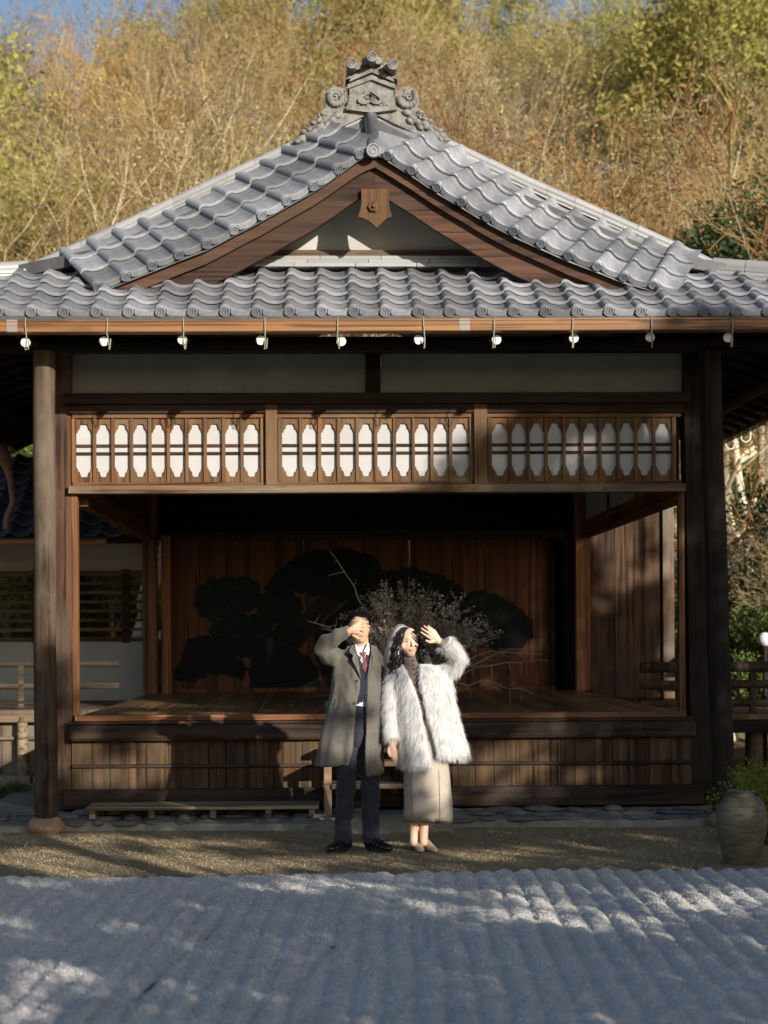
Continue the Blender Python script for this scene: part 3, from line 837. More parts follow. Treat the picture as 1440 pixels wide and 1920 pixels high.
for x0, x1 in ((-2.08, -0.031), (-0.029, 2.02)):
    part(strip(x0, x1, -0.33, -0.115, VY + 0.14, VY + 0.20), 'bargeboard', 'barge', bevel=0)
    part(strip(x0 * 1.06, x1 if x1 < 0 else x1 * 1.06, -0.145, -0.05, VY + 0.08, VY + 0.138), 'barge_moulding', 'barge', bevel=0)
    part(strip(x0, x1, -0.10, -0.075, VY + 0.201, 15.1), 'verge_soffit', 'dark_y', bevel=0)
# pendant under the apex
def pend():
    L = [(677, 356), (678, 378), (676, 394), (671, 408), (683, 411), (695, 418), (706, 429)]
    Rr = [(717, 418), (725, 411), (735, 408), (731, 394), (729, 378), (730, 356)]
    return [at(p[0], p[1], VY + 0.12) for p in L + Rr]
q = pend(); m = MB(); m.prism([(p.x, p.z) for p in q], VY + 0.09, VY + 0.139); g = part(m, 'gable_pendant', 'trim_z', bevel=0.006)
c = at(701, 388, VY + 0.09); m = MB()
for k in range(6):
    a = k * math.pi / 3
    m.tube([(c.x + 0.026 * math.cos(a), c.y - 0.03, c.z + 0.026 * math.sin(a)), (c.x + 0.02 * math.cos(a), c.y + 0.01, c.z + 0.02 * math.sin(a))], 0.021, 6)
m.tube([(c.x, c.y - 0.055, c.z), (c.x, c.y, c.z)], [0.014, 0.02], 8)
sub(m, 'boss', 'trim_z', g)

# ridge-end ornament
OY = VY + 0.50
def opx(l): return [(lambda p: (p.x, p.z))(at(a, b, OY)) for a, b in l]
m = MB(); m.prism(opx([(649, 206), (653, 196), (655, 182), (655, 158), (697, 141), (738, 158), (738, 182), (740, 196), (744, 206), (697, 212)]), OY, OY + 0.16)
orn = part(m, 'ridge_ornament', 'oni', bevel=0.008)
m = MB(); m.prism(opx([(652, 168), (652, 160), (697, 142), (741, 160), (741, 168), (697, 151)]), OY - 0.03, OY + 0.17); sub(m, 'upper_moulding', 'oni', orn, 0.006)
m = MB(); m.prism(opx([(655, 157), (657, 150), (697, 132), (737, 150), (739, 157), (697, 139)]), OY - 0.055, OY + 0.17); sub(m, 'cornice', 'oni', orn, 0.006)
m = MB(); m.prism(opx([(648, 149), (648, 143), (666, 128), (697, 112), (729, 128), (746, 143), (746, 149), (697, 130)]), OY + 0.0, OY + 0.18); sub(m, 'saddle', 'oni', orn, 0.01)
m = MB(); m.prism(opx([(649, 207), (651, 199), (697, 203), (743, 199), (745, 207), (697, 213)]), OY - 0.03, OY + 0.01); sub(m, 'base_moulding', 'oni', orn, 0.006)
# heart-shaped leaf emblem in relief
def heart(s, n=40):
    o = []
    for k in range(n):
        a = 2 * math.pi * k / n
        x = 16 * math.sin(a) ** 3; z = 13 * math.cos(a) - 5 * math.cos(2 * a) - 2 * math.cos(3 * a) - math.cos(4 * a)
        o.append((695 + x * 1.5 * s, 182 + (z + 2) * 0.98 * s))
    return o
ho, hi_ = [at(a, b, OY - 0.02) for a, b in heart(1.0)], [at(a, b, OY - 0.02) for a, b in heart(0.70)]
m = MB(); n = 40
m.add([(p.x, OY - 0.028, p.z) for p in ho] + [(p.x, OY - 0.028, p.z) for p in hi_] + [(p.x, OY, p.z) for p in ho] + [(p.x, OY - 0.004, p.z) for p in hi_],
      [(k, (k + 1) % n, n + (k + 1) % n, n + k) for k in range(n)] + [(2 * n + k, 2 * n + (k + 1) % n, (k + 1) % n, k) for k in range(n)] + [(n + k, n + (k + 1) % n, 3 * n + (k + 1) % n, 3 * n + k) for k in range(n)])
rr2 = random.Random(3)
for k in range(14):
    a = rr2.uniform(0, 6.28); r = rr2.uniform(0, 15); p = at(695 + r * math.cos(a) * 1.1, 180 + r * math.sin(a) * 0.55, OY)
    m.tube([(p.x, OY - 0.014, p.z), (p.x, OY + 0.002, p.z)], [0.012, 0.022], 7)
sub(m, 'emblem', 'oni', orn)
m = MB()
for k in range(10):
    p = at(660 + k * 8 + (4 if k > 4 else -4), 197.5, OY); m.tube([(p.x, OY - 0.012, p.z), (p.x, OY + 0.002, p.z)], 0.0075, 6)
sub(m, 'studs', 'oni', orn)
for px, py in ((659, 119), (697, 106), (736, 121)):
    p = at(px, py, OY - 0.16); m = MB()
    m.tube([(0, 0.0, 0), (0, -0.42, -0.02)], 0.042, 16)
    disc(m, Vector((0, 0.0, 0)), 0.046, 18)
    me = m.mesh('round_end_tile'); me.materials.append(M['oni'])
    o = place('round_end_tile', me, None, orn, Matrix(((-1, 0, 0, p.x), (0, -0.97, 0.22, p.y), (0, -0.22, 0.97, p.z), (0, 0, 0, 1))))
m = MB()
for s in (-1, 1):
    for b in (0, 1):
        p = at(697 + s * (12 + 16 * b), 120 + 10 * b, OY); m.tube([(p.x, OY - 0.09, p.z), (p.x, OY + 0.15, p.z)], 0.03, 10)
sub(m, 'saddle_rolls', 'oni', orn)
fin = [(690, 213), (668, 204), (652, 204), (645, 197), (651, 188), (651, 174), (642, 163), (627, 160), (613, 168), (608, 184), (611, 200), (603, 206), (597, 213), (593, 225), (583, 232), (579, 243), (568, 250), (559, 255), (553, 262), (555, 273), (572, 268), (600, 256), (640, 237)]
for s in (-1, 1):
    f = [(p if s < 0 else (1394 - p[0], p[1])) for p in fin]
    P = opx(f)
    if s > 0: P = P[::-1]
    m = MB(); m.prism(P, OY + 0.02, OY + 0.12)
    fo = sub(m, 'scroll_fin', 'oni', orn, 0.014)
    # carved leaves and curls in relief
    m = MB()
    def leaf(px, py, L, w, ang):
        c = at(px if s < 0 else 1394 - px, py, OY)
        a = ang if s < 0 else math.pi - ang
        dx, dz = math.cos(a) * L / 220, math.sin(a) * L / 220
        pts, rad = [], []
        for k in range(7):
            f = k / 6; bend = math.sin(f * math.pi) * 0.18 * L / 220
            pts.append((c.x + dx * f - dz * bend * 8, OY + 0.02 - 0.012 * math.sin(f * math.pi), c.z + dz * f + dx * bend * 8)); rad.append(max(0.004, 1.45 * w / 220 * math.sin(math.pi * (0.12 + 0.83 * f))))
        m.tube(pts, rad, 8)
    for k in range(9):       # big curl
        a = 2.2 + k * 0.42; leaf(630 + 13 * math.cos(a) * 1.1, 182 - 15 * math.sin(a), 15, 4.5, a + 1.9)
    for k in range(7): leaf(640 - k * 11, 209 + k * 7.2, 22, 4.6, math.radians(205 + (k % 3) * 14))
    for k in range(8): leaf(632 - k * 9.4, 222 + k * 5.6, 17, 3.8, math.radians(222 - (k % 2) * 34))
    for k in range(6): leaf(612 - k * 9, 212 + k * 8.6, 14, 3.4, math.radians(170 + (k % 2) * 40))
    for cx, cy, R in ((604, 216, 8), (562, 263, 7), (628, 180, 9)):
        pts = [(at(cx if s < 0 else 1394 - cx, cy, OY).x + (-s) * R * (1 - k / 14) * math.cos(k * 0.75) / 220, OY + 0.012, at(cx, cy, OY).z + R * (1 - k / 14) * math.sin(k * 0.75) / 220) for k in range(13)]
        m.tube(pts, 0.011, 6)
    sub(m, 'carved_leaves', 'oni', fo if False else orn)
# ridge body behind the ornament and side hip ridges
m = MB(); m.box(-0.2, 0.08, OY + 0.17, 23.0, 5.85, 6.10); m.tube([(-0.06, OY + 0.17, 6.14), (-0.06, 23.0, 6.14)], 0.08, 12); sub(m, 'main_ridge', 'ridge', roof_o)
for s, P0, P1 in ((-1, at(52, 520, 14.96), Vector((-4.7, 14.1, 4.36))), (1, at(1338, 515, 14.96), Vector((4.7, 14.1, 4.36)))):
    q = MB()
    n = 7
    for k in range(n):
        a, b = P0.lerp(P1, k / n), P0.lerp(P1, (k + 1) / n)
        for j in range(4):
            m = MB(); m.bar(a + Vector((0, 0, -0.065 + j * 0.036)), b + Vector((0, 0, -0.065 + j * 0.036)) - (b - a) * 0.015, 0.26 - 0.022 * j, 0.032); sub(m, 'hip_flashing_tile', 'ridge', roof_o, 0.004)
        m = MB(); m.tube([a + Vector((0, 0, 0.085)), b + Vector((0, 0, 0.085))], [0.062, 0.057], 12); sub(m, 'hip_ridge_tile', 'ridge', roof_o)

# ------------------------------------------------------------------ eaves: rafters, soffit, gutter
m = MB(); m.add([(-4.5, 13.9, 4.062), (4.5, 13.9, 4.062), (4.5, 15.3, 4.35), (-4.5, 15.3, 4.35)], [(0, 3, 2, 1)]); part(m, 'soffit', 'dark_y', bevel=0)
m = MB(); m.tube([(-4.2, 14.4, 3.975), (4.2, 14.4, 3.985)], 0.062, 12); part(m, 'eave_purlin', 'dark', bevel=0)
hooks = [50, 203, 345, 497, 633, 793, 925, 1072, 1219, 1370]
disks = [(48, 642), (195, 640), (342, 637), (489, 638), (640, 640), (785, 637), (931, 637), (1076, 634), (1219, 632), (1365, 633)]
for i, (px, py) in enumerate(disks):
    p = at(px, py, 13.86); m = MB()
    m.tube([(p.x, 13.862, p.z), (p.x, 15.2, p.z + 0.22)], 0.034, 10)
    r_ = part(m, 'rafter', 'dark_y', bevel=0)
    m = MB(); m.tube([(p.x, 13.855, p.z), (p.x, 13.870, p.z)], 0.0375, 16); sub(m, 'painted_end', 'white', r_)
# side eaves with their rafters, both flanks
for s in (-1, 1):
    m = MB(); m.add([(s * 4.5, 13.9, 4.062), (s * 4.5, 23, 4.062), (s * 2.6, 23, 4.72), (s * 2.6, 15.3, 4.62)], [(0, 1, 2, 3) if s > 0 else (3, 2, 1, 0)]); part(m, 'side_soffit', 'dark_y', bevel=0)
    for k in range(16):
        y = 15.35 + k * 0.48
        m = MB(); m.tube([(s * 4.45, y, 4.02), (s * 2.7, y, 4.56)], 0.032, 8); part(m, 'side_rafter', 'dark_y', bevel=0)
    m = MB(); m.tube([(s * 4.0, 14.2, 4.10), (s * 4.0, 23, 4.10)], 0.06, 10); part(m, 'side_purlin', 'dark_y', bevel=0)
    m = MB(); m.box(s * 4.55 - 0.05, s * 4.55 + 0.05, 13.8, 23, 3.99, 4.09); part(m, 'side_gutter', 'pipe', bevel=0.01)
    for k in range(10):
        y = 15.0 + k * 0.8; m = MB()
        m.tube([(s * 4.5 + 0.06 * math.cos(a), y, 3.95 - 0.07 * math.sin(a) - (0.03 if 0.3 < a < 2.9 else 0)) for a in np.linspace(-0.6, 3.6, 10)], 0.009, 6); part(m, 'side_gutter_hook', 'white', bevel=0)
# front gutter: ribbed box profile
GY = 13.80
g0, g1 = at(0, 626, GY), at(1440, 621, GY)
def gz(x): return g0.z + (g1.z - g0.z) * (x - g0.x) / (g1.x - g0.x)
prof = [(0.0, 0.0), (-0.052, 0.004), (-0.056, 0.010), (-0.056, 0.048), (-0.060, 0.052), (-0.060, 0.060), (-0.057, 0.064), (-0.057, 0.080), (-0.063, 0.084), (-0.063, 0.096), (-0.056, 0.100), (-0.046, 0.100), (-0.046, 0.02), (0.04, 0.02), (0.05, 0.1), (0.06, 0.1), (0.06, 0.0)]
def gutter(x0, x1, s=0.0):
    m = MB(); n = len(prof); v = []
    for x in (x0, x1):
        v += [(x, GY + y * (1 + s), gz(x) + z * (1 + s * 0.3) - s * 0.01) for y, z in prof]
    m.add(v, [(i, (i + 1) % n, n + (i + 1) % n, n + i) for i in range(n)])
    return m
joints = [-4.6, at(25, 610, GY).x, at(870, 607, GY).x, 4.6]
for a, b in zip(joints[:-1], joints[1:]):
    gt = part(gutter(a + 0.001, b - 0.001), 'gutter', 'copper', bevel=0)
for x in joints[1:-1]:
    sub(gutter(x - 0.042, x + 0.042, 0.05), 'joint_sleeve', 'sleeve', roof_o)
rr = random.Random(2)
for i, px in enumerate(hooks):
    x = at(px, 610, GY).x; z = gz(x); m = MB()
    m.tube([(x, GY + 0.03, z + 0.11), (x, GY - 0.066, z + 0.106), (x, GY - 0.068, z + 0.05), (x + rr.uniform(-0.006, 0.006), GY - 0.066, z - 0.004), (x + rr.uniform(-0.01, 0.01), GY - 0.05, z - 0.06), (x + rr.uniform(-0.01, 0.02), GY - 0.03, z - 0.13), (x + 0.012, GY - 0.0, z - 0.12), (x + 0.016, GY + 0.01, z - 0.04)], 0.0055, 6)
    part(m, 'gutter_hook', 'wire', bevel=0)

# ------------------------------------------------------------------ podium of set stones
pod = thing('stone_podium', 'low kerb of grey cobbles set in cement around the stage foot', 'podium', (0, 14.8, 0))
m = MB(); n = 60
X = np.linspace(-3.5, 3.5, n); rr = random.Random(8)
fy = [14.47 + 0.05 * math.sin(x * 2.1) + rr.uniform(-0.02, 0.02) for x in X]
v = [(x, y - 0.03, -0.02) for x, y in zip(X, fy)] + [(x, y + 0.01, 0.055 + rr.uniform(-0.01, 0.01)) for x, y in zip(X, fy)] + [(x, 15.0, 0.092) for x in X] + [(x, 21.5, 0.092) for x in X]
m.add(v, [(r * n + i, r * n + i + 1, (r + 1) * n + i + 1, (r + 1) * n + i) for r in range(3) for i in range(n - 1)])
m.build('cement_bed', M['cement'], pod).matrix_parent_inverse = Matrix.Translation((0, -14.8, 0))
def rock(name, seed, flat=0.5, n1=7, n2=12):
    r = random.Random(seed); nrm = [(Vector((r.uniform(-1, 1), r.uniform(-1, 1), r.uniform(-0.6, 1))).normalized(), r.uniform(0.72, 0.95)) for _ in range(9)]
    m = MB(); v = []
    for i in range(n1 + 1):
        th = math.pi * i / n1
        for k in range(n2):
            ph = 2 * math.pi * k / n2; d = Vector((math.sin(th) * math.cos(ph), math.sin(th) * math.sin(ph), math.cos(th))); q = d.copy()
            for nn, dd in nrm:
                e = q.dot(nn)
                if e > dd: q -= nn * (e - dd) * 0.85
            v.append((q.x, q.y, q.z * flat))
    m.add(v, [(i * n2 + k, (i + 1) * n2 + k, (i + 1) * n2 + (k + 1) % n2, i * n2 + (k + 1) % n2) for i in range(n1) for k in range(n2)], True)
    return m.mesh(name)
rocks = [rock('cobble', s, 0.8, 6, 9) for s in range(6)]
for me in rocks: me.materials.append(M['stone'])
rr = random.Random(4)
def cob(x, y, z, sx, sy, sz):
    place('cobble', rr.choice(rocks), None, pod, Matrix.Translation((x, y - 14.8, z)) @ Matrix.Rotation(rr.uniform(-0.35, 0.35), 4, 'Z') @ Matrix.Diagonal((sx, sy, sz, 1)))
for row, (y, z) in enumerate(((14.56, 0.055), (14.74, 0.082), (14.93, 0.096))):
    x = -3.4
    while x < 3.4:
        w = rr.uniform(0.12, 0.36)
        cob(x + w / 2, y + rr.uniform(-0.025, 0.025), z + rr.uniform(-0.008, 0.012), w * 0.52, rr.uniform(0.06, 0.12), rr.uniform(0.022, 0.045))
        x += w + 0.01
me = rock('base_boulder', 21, 0.55, 10, 18); me.materials.append(M['stone2'])
for x in (-2.75, 2.83):
    o = place('base_boulder', me, None, None, Matrix.Translation((x, 14.39, 0.055)) @ Matrix.Diagonal((0.155, 0.14, 0.175, 1)))
    tag(o, 'rounded brown boulder carrying the weathered eave pole ' + ('on the open, sunlit side' if x < 0 else 'behind the glazed jar'), 'boulder', 'boulders under the eave poles')

# steps and plank platform
stp = thing('wooden_steps', 'small weathered wooden stair leaning against the stage front', 'steps', (at(680, 1500, 14.8).x, 14.9, 0))
cx = stp.location.x
def spart(mb, name, mat='stair', bevel=0.004):
    o = mb.build(name, M[mat], stp, bevel); o.matrix_parent_inverse = Matrix.Translation(-stp.location); return o
xa, xb = at(612, 1500, 14.7).x, at(768, 1500, 14.7).x
for x in (xa, xb):
    m = MB(); m.box(x - 0.02, x + 0.045, 14.66, 14.72, 0.06, 0.545); spart(m, 'front_post')
    m = MB(); m.box(x - 0.018, x + 0.043, 14.98, 15.04, 0.09, 0.60); spart(m, 'rear_post')
for z, y0, y1 in ((0.50, 14.68, 14.97), (0.315, 14.63, 14.9), (0.60, 14.9, 15.09)):
    m = MB(); m.box(xa + 0.046 - (0.1 if z > 0.4 else 0.0), xb - 0.021 + (0.1 if z > 0.4 else 0), y0 if z != 0.5 else 14.655 - 0.0, y1, z, z + 0.04); spart(m, 'tread')
pl = thing('plank_platform', 'low plank walkway on short wooden blocks beside the steps', 'platform', (at(380, 1530, 14.6).x, 14.72, 0))
def ppart(mb, name, mat='greyplank', bevel=0.004):
    o = mb.build(name, M[mat], pl, bevel); o.matrix_parent_inverse = Matrix.Translation(-pl.location); return o
xa, xb = at(160, 1520, 14.62).x, at(598, 1520, 14.62).x
for j in range(3):
    m = MB(); y = 14.585 + j * 0.145; m.hexa([(xa, y, 0.155), (xb, y, 0.155), (xb, y + 0.14, 0.155), (xa, y + 0.14, 0.155), (xa + 0.01, y, 0.185), (xb, y, 0.185), (xb, y + 0.14, 0.185), (xa + 0.01, y + 0.14, 0.185)]); ppart(m, 'plank')
for px in (173, 284, 399, 503, 585):
    x = at(px, 1530, 14.6).x; m = MB(); m.box(x - 0.025, x + 0.025, 14.60, 14.98, 0.085, 0.1548); ppart(m, 'block')
me = rock('step_stone', 33, 0.5, 8, 24); me.materials.append(M['step'])
p = on_ground(715, 1545)
o = place('step_stone', me, None, None, Matrix.Translation((at(715, 1545, 14.42).x, 14.40, 0.0)) @ Matrix.Diagonal((0.66, 0.27, 0.26, 1)))
tag(o, 'broad flat stepping stone at the foot of the wooden steps', 'stone')
# ------------------------------------------------------------------ covered walkway on the open side (behind the eave pole)
WX = -2.0
walk = thing('covered_walkway', 'covered walkway with white plaster wall, slatted window and plank skirt', 'walkway', (-5, 19.5, 0))
def wpart(mb, name, mat, bevel=0.004, root=None):
    r = root or walk
    o = mb.build(name, M[mat], r, bevel); o.matrix_parent_inverse = Matrix.Translation(-r.location); return o
WY = 21.6
def zz(py, Y): return at(100, py, Y).z
m = MB(); m.box(-9, -2.66, WY, WY + 0.1, 0.70, zz(1203, WY)); wpart(m, 'lower_wall', 'plaster', 0)
m = MB(); m.box(-9, -2.66, WY, WY + 0.1, zz(1071, WY), zz(1020, WY)); wpart(m, 'upper_wall', 'plaster', 0)
z0, z1 = zz(1203, WY), zz(1071, WY)
for px in (-130, 68, 236):
    x = at(px, 1130, WY).x; m = MB(); m.box(x - 0.05, x + 0.05, WY - 0.02, WY + 0.12, z0 - 0.02, z1 + 0.02); wpart(m, 'window_post', 'beam')
for k in range(8):
    z = z0 + (z1 - z0) * (k + 0.25) / 7.6
    m = MB(); m.box(-9, -2.62, WY + 0.0, WY + 0.05, z - 0.018, z + 0.022); wpart(m, 'window_slat', 'sill', 0.003)
m = MB(); m.box(-9, -2.6, WY - 0.03, WY + 0.1, z0 - 0.001, z0 + 0.03); wpart(m, 'window_sill', 'sill')
m = MB(); m.box(-9, -2.6, WY - 0.03, WY + 0.1, z1 - 0.03, z1 + 0.001); wpart(m, 'window_head', 'sill')
m = MB(); m.box(-9, -2.6, WY - 0.05, WY + 0.12, zz(1020, WY), zz(1003, WY)); wpart(m, 'wall_plate', 'beam')
# deck, railing, plank skirt
DY = 18.9; DZ = zz(1331, DY)
m = MB(); m.box(-9, -2.72, DY, WY, DZ - 0.05, DZ); wpart(m, 'deck', 'oldplank')
m = MB(); m.box(-9, -2.72, DY - 0.03, DY + 0.05, DZ - 0.13, DZ - 0.051); wpart(m, 'deck_beam', 'sill')
for py in (1244, 1285):
    z = zz(py, DY + 0.1); m = MB(); m.tube([(-9, DY + 0.1, z), (-2.7, DY + 0.1, z - 0.01)], 0.032, 8); wpart(m, 'rail', 'rail', 0)
for px in (-160, 40):
    x = at(px, 1280, DY + 0.1).x; m = MB(); m.box(x - 0.03, x + 0.03, DY + 0.07, DY + 0.13, DZ, zz(1246, DY + 0.1)); wpart(m, 'rail_post', 'rail')
x = -9.0; rr = random.Random(6)
while x < -2.9:
    m = MB(); m.box(x, x + 0.176, DY + 0.10, DY + 0.13, 0.12, DZ - 0.06); wpart(m, 'skirt_board', 'oldplank', 0.003); x += 0.18
m = MB(); m.tube([(-9, DY + 0.07, zz(1385, DY)), (-2.9, DY + 0.07, zz(1385, DY))], 0.022, 8); wpart(m, 'skirt_rail', 'greyplank', 0)
for px in (-150, 42):
    x = at(px, 1400, DY).x; m = MB(); m.tube([(x, DY, 0.05), (x, DY, 0.45), (x, DY, zz(1347, DY) - 0.03), (x, DY, zz(1340, DY))], [0.062, 0.06, 0.055, 0.03], 12); wpart(m, 'skirt_stake', 'greyplank', 0)
for k in range(14):
    m = MB(); m.box(-9 + k * 0.45, -8.58 + k * 0.45, DY - 0.1, DY + 0.14, -0.02, 0.12); wpart(m, 'plinth_stone', 'cement', 0.02)
# its tiled roof, seen dark between the poles
ey, ez = 19.6, zz(1008, 19.6)
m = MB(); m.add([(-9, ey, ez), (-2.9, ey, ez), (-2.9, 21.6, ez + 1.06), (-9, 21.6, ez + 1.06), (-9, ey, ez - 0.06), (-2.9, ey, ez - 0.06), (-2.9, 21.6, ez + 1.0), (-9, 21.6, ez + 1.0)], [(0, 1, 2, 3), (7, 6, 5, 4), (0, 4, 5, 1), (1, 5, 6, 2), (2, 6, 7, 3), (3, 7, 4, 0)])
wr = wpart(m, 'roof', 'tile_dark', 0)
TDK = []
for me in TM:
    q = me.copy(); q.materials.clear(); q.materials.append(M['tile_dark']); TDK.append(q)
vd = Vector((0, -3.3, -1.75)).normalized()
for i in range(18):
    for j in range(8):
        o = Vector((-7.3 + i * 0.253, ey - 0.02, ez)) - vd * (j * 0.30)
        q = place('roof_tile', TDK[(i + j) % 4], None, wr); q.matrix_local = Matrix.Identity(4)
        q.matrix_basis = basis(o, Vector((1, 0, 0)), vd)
m = MB(); m.tube([(-9, ey - 0.06, ez - 0.05), (-2.9, ey - 0.06, ez - 0.05)], 0.04, 8); wpart(m, 'gutter', 'copper', 0)
# drain pipe with its cup
dp = thing('downpipe', 'brown copper downpipe with cranked foot hanging under the eaves', 'pipe', at(20, 900, 17.5))
P = [at(a, b, 17.5) for a, b in ((13, 872), (20, 900), (25, 942), (14, 968), (11, 992))]
m = MB(); m.tube(P, [0.045, 0.035, 0.032, 0.032, 0.032], 10); o = m.build('pipe', M['pipe'], dp); o.matrix_parent_inverse = Matrix.Translation(-dp.location)
P = [at(a, b, 17.5) for a, b in ((-4, 850), (4, 858), (12, 868), (14, 880))]
m = MB(); m.tube(P, [0.11, 0.10, 0.06, 0.045], 12); o = m.build('rain_cup', M['pipe'], dp); o.matrix_parent_inverse = Matrix.Translation(-dp.location)

# ------------------------------------------------------------------ gallery on the shaded side: wide plank wall, railing
gal = thing('side_gallery', 'side gallery with wide weathered plank wall, railing and deck', 'gallery', (3.4, 20, 0))
def gpart(mb, name, mat, bevel=0.004): return wpart(mb, name, mat, bevel, gal)
GYY = 21.5
x = at(1108, 1200, GYY).x
xe = at(1242, 1200, GYY).x
ws = [0.30, 0.36, 0.34, 0.22, 0.20]
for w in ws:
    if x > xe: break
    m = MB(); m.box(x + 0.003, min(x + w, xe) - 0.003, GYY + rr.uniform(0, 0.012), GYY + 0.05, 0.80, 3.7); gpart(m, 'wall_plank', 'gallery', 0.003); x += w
m = MB(); m.box(2.3, xe, GYY + 0.05, GYY + 0.08, 0.8, 3.7); gpart(m, 'wall_backing', 'dark', 0)
m = MB(); m.box(xe, xe + 0.14, GYY - 0.05, GYY + 0.09, 0.4, 3.8); gpart(m, 'wall_post', 'oldplank', 0.01)
m = MB(); m.box(2.9, 8, 18.8, 22.0, 0.66, 0.72); gpart(m, 'deck', 'oldplank')
m = MB(); m.box(2.95, 8, 18.74, 18.86, 0.52, 0.658); gpart(m, 'deck_beam', 'dark', 0.01)
for py, r in ((1250, 0.062), (1283, 0.05), (1318, 0.04)):
    p = at(1400, py, 19.0); m = MB(); m.tube([(2.95, 19.0, p.z), (8, 19.0, p.z)], r, 10); gpart(m, 'rail', 'pole', 0)
for px in (1412, 1560):
    p = at(px, 1300, 19.0); m = MB(); m.box(p.x - 0.035, p.x + 0.035, 18.97, 19.03, 0.72, at(px, 1250, 19.0).z); gpart(m, 'rail_post', 'pole')
    p = at(px + 4, 1400, 18.9); m = MB(); m.tube([(p.x, 18.95, 0), (p.x, 18.95, 0.53)], 0.10, 12); gpart(m, 'deck_post', 'pole', 0)
for k in range(4):
    z = 0.85 + k * 0.14; m = MB(); m.box(xe + 0.17, xe + 0.5, GYY - 0.5 + k * 0.1, GYY - 0.35 + k * 0.1, z, z + 0.045); gpart(m, 'step_tread', 'greyplank')
# small roofed gate far behind
gt = thing('roofed_gate', 'small dark tiled gate roof among the shrubs', 'gate', at(1360, 1200, 26))
p = at(1362, 1060, 26.0)
m = MB()
m.add([p + Vector(v) for v in [(-2.2, -0.5, 0.12), (0.22, -0.5, -0.1), (0.12, 0.2, 0.25), (-2.2, 0.2, 0.45), (-2.2, -0.5, 0.02), (0.22, -0.5, -0.2), (0.12, 0.2, 0.15), (-2.2, 0.2, 0.35)]], [(0, 1, 2, 3), (7, 6, 5, 4), (0, 4, 5, 1), (1, 5, 6, 2), (2, 6, 7, 3), (3, 7, 4, 0)])
o = m.build('roof', M['tile'], gt); o.matrix_parent_inverse = Matrix.Translation(-gt.location)
for k in range(5):
    a = p + Vector((0.16 - k * 0.25, -0.52, -0.08 + k * 0.022)); m = MB(); m.tube([a, a + Vector((-0.06, 0.72, 0.38))], 0.05, 8); o = m.build('roll_tile', M['ridge'], gt); o.matrix_parent_inverse = Matrix.Translation(-gt.location)
m = MB(); m.box(p.x - 0.35, p.x - 0.2, p.y - 0.3, p.y - 0.15, 0, p.z + 0.05); o = m.build('post', M['dark'], gt); o.matrix_parent_inverse = Matrix.Translation(-gt.location)

# globe lamp
lp = thing('globe_lamp', 'white globe lamp on a short post among the shrubs', 'lamp', at(1434, 1300, 20.4))
c = at(1434, 1199, 20.4); m = MB(); n1, n2, R = 10, 18, 0.085
v = [(c.x + R * math.sin(math.pi * i / n1) * math.cos(2 * math.pi * k / n2), c.y + R * math.sin(math.pi * i / n1) * math.sin(2 * math.pi * k / n2), c.z + R * math.cos(math.pi * i / n1)) for i in range(n1 + 1) for k in range(n2)]
m.add(v, [(i * n2 + k, (i + 1) * n2 + k, (i + 1) * n2 + (k + 1) % n2, i * n2 + (k + 1) % n2) for i in range(n1) for k in range(n2)], True)
o = m.build('globe', M['white'], lp); o.matrix_parent_inverse = Matrix.Translation(-lp.location)
m = MB(); m.tube([(c.x, c.y, 0), (c.x, c.y, c.z - 0.08)], 0.03, 8); m.tube([(c.x, c.y, c.z - 0.12), (c.x, c.y, c.z - 0.075)], 0.05, 10)
o = m.build('post', M['dark'], lp); o.matrix_parent_inverse = Matrix.Translation(-lp.location)

# glazed jar
M['jar'] = None
t = NT('glazed_jar_clay')
a = t.noise(t.coords((1, 1, 6)), 9, 5, 0.65); b = t.noise(t.coords(), 11, 5, 0.7)
c_ = t.ramp(a, [(0.3, (0.065, 0.056, 0.036)), (0.55, (0.13, 0.115, 0.075)), (0.75, (0.20, 0.18, 0.115))])
c_ = t.mix(t.ramp(b, [(0.62, (0, 0, 0)), (0.72, (1, 1, 1))]), c_, (0.17, 0.085, 0.045))
t.col(c_, 0.5, 0.4); t.bump(a, 0.3, 0.006); M['jar'] = t.m
jc = on_ground(1391, 1619)
jar = thing('glazed_jar', 'large olive-brown glazed storage jar standing on the courtyard edge', 'jar', (jc.x, jc.y, 0))
prof = [(0.118, 0.0), (0.125, 0.02), (0.145, 0.10), (0.166, 0.20), (0.178, 0.29), (0.176, 0.35), (0.160, 0.405), (0.130, 0.445), (0.098, 0.468), (0.086, 0.476), (0.086, 0.488), (0.098, 0.497), (0.100, 0.505), (0.092, 0.510), (0.078, 0.506), (0.072, 0.48), (0.06, 0.40)]
m = MB(); n = 40; v = []
P2 = []
for i in range(len(prof) - 1):
    k_ = 4 if i < 8 else 1
    for q in range(k_):
        f = q / k_; P2.append((prof[i][0] + (prof[i + 1][0] - prof[i][0]) * f + 0.0012 * math.sin((prof[i][1] + (prof[i + 1][1] - prof[i][1]) * f) * 240), prof[i][1] + (prof[i + 1][1] - prof[i][1]) * f))
P2.append(prof[-1])
for r, z in P2:
    v += [(jc.x + r * math.cos(2 * math.pi * k / n), jc.y + r * math.sin(2 * math.pi * k / n), z) for k in range(n)]
m.add(v, [(i * n + k, i * n + (k + 1) % n, (i + 1) * n + (k + 1) % n, (i + 1) * n + k) for i in range(len(P2) - 1) for k in range(n)], True)
m.add(v[:n], [tuple(reversed(range(n)))]); m.add(v[-n:], [tuple(range(n))])
o = m.build('body', M['jar'], jar); o.matrix_parent_inverse = Matrix.Translation(-jar.location)

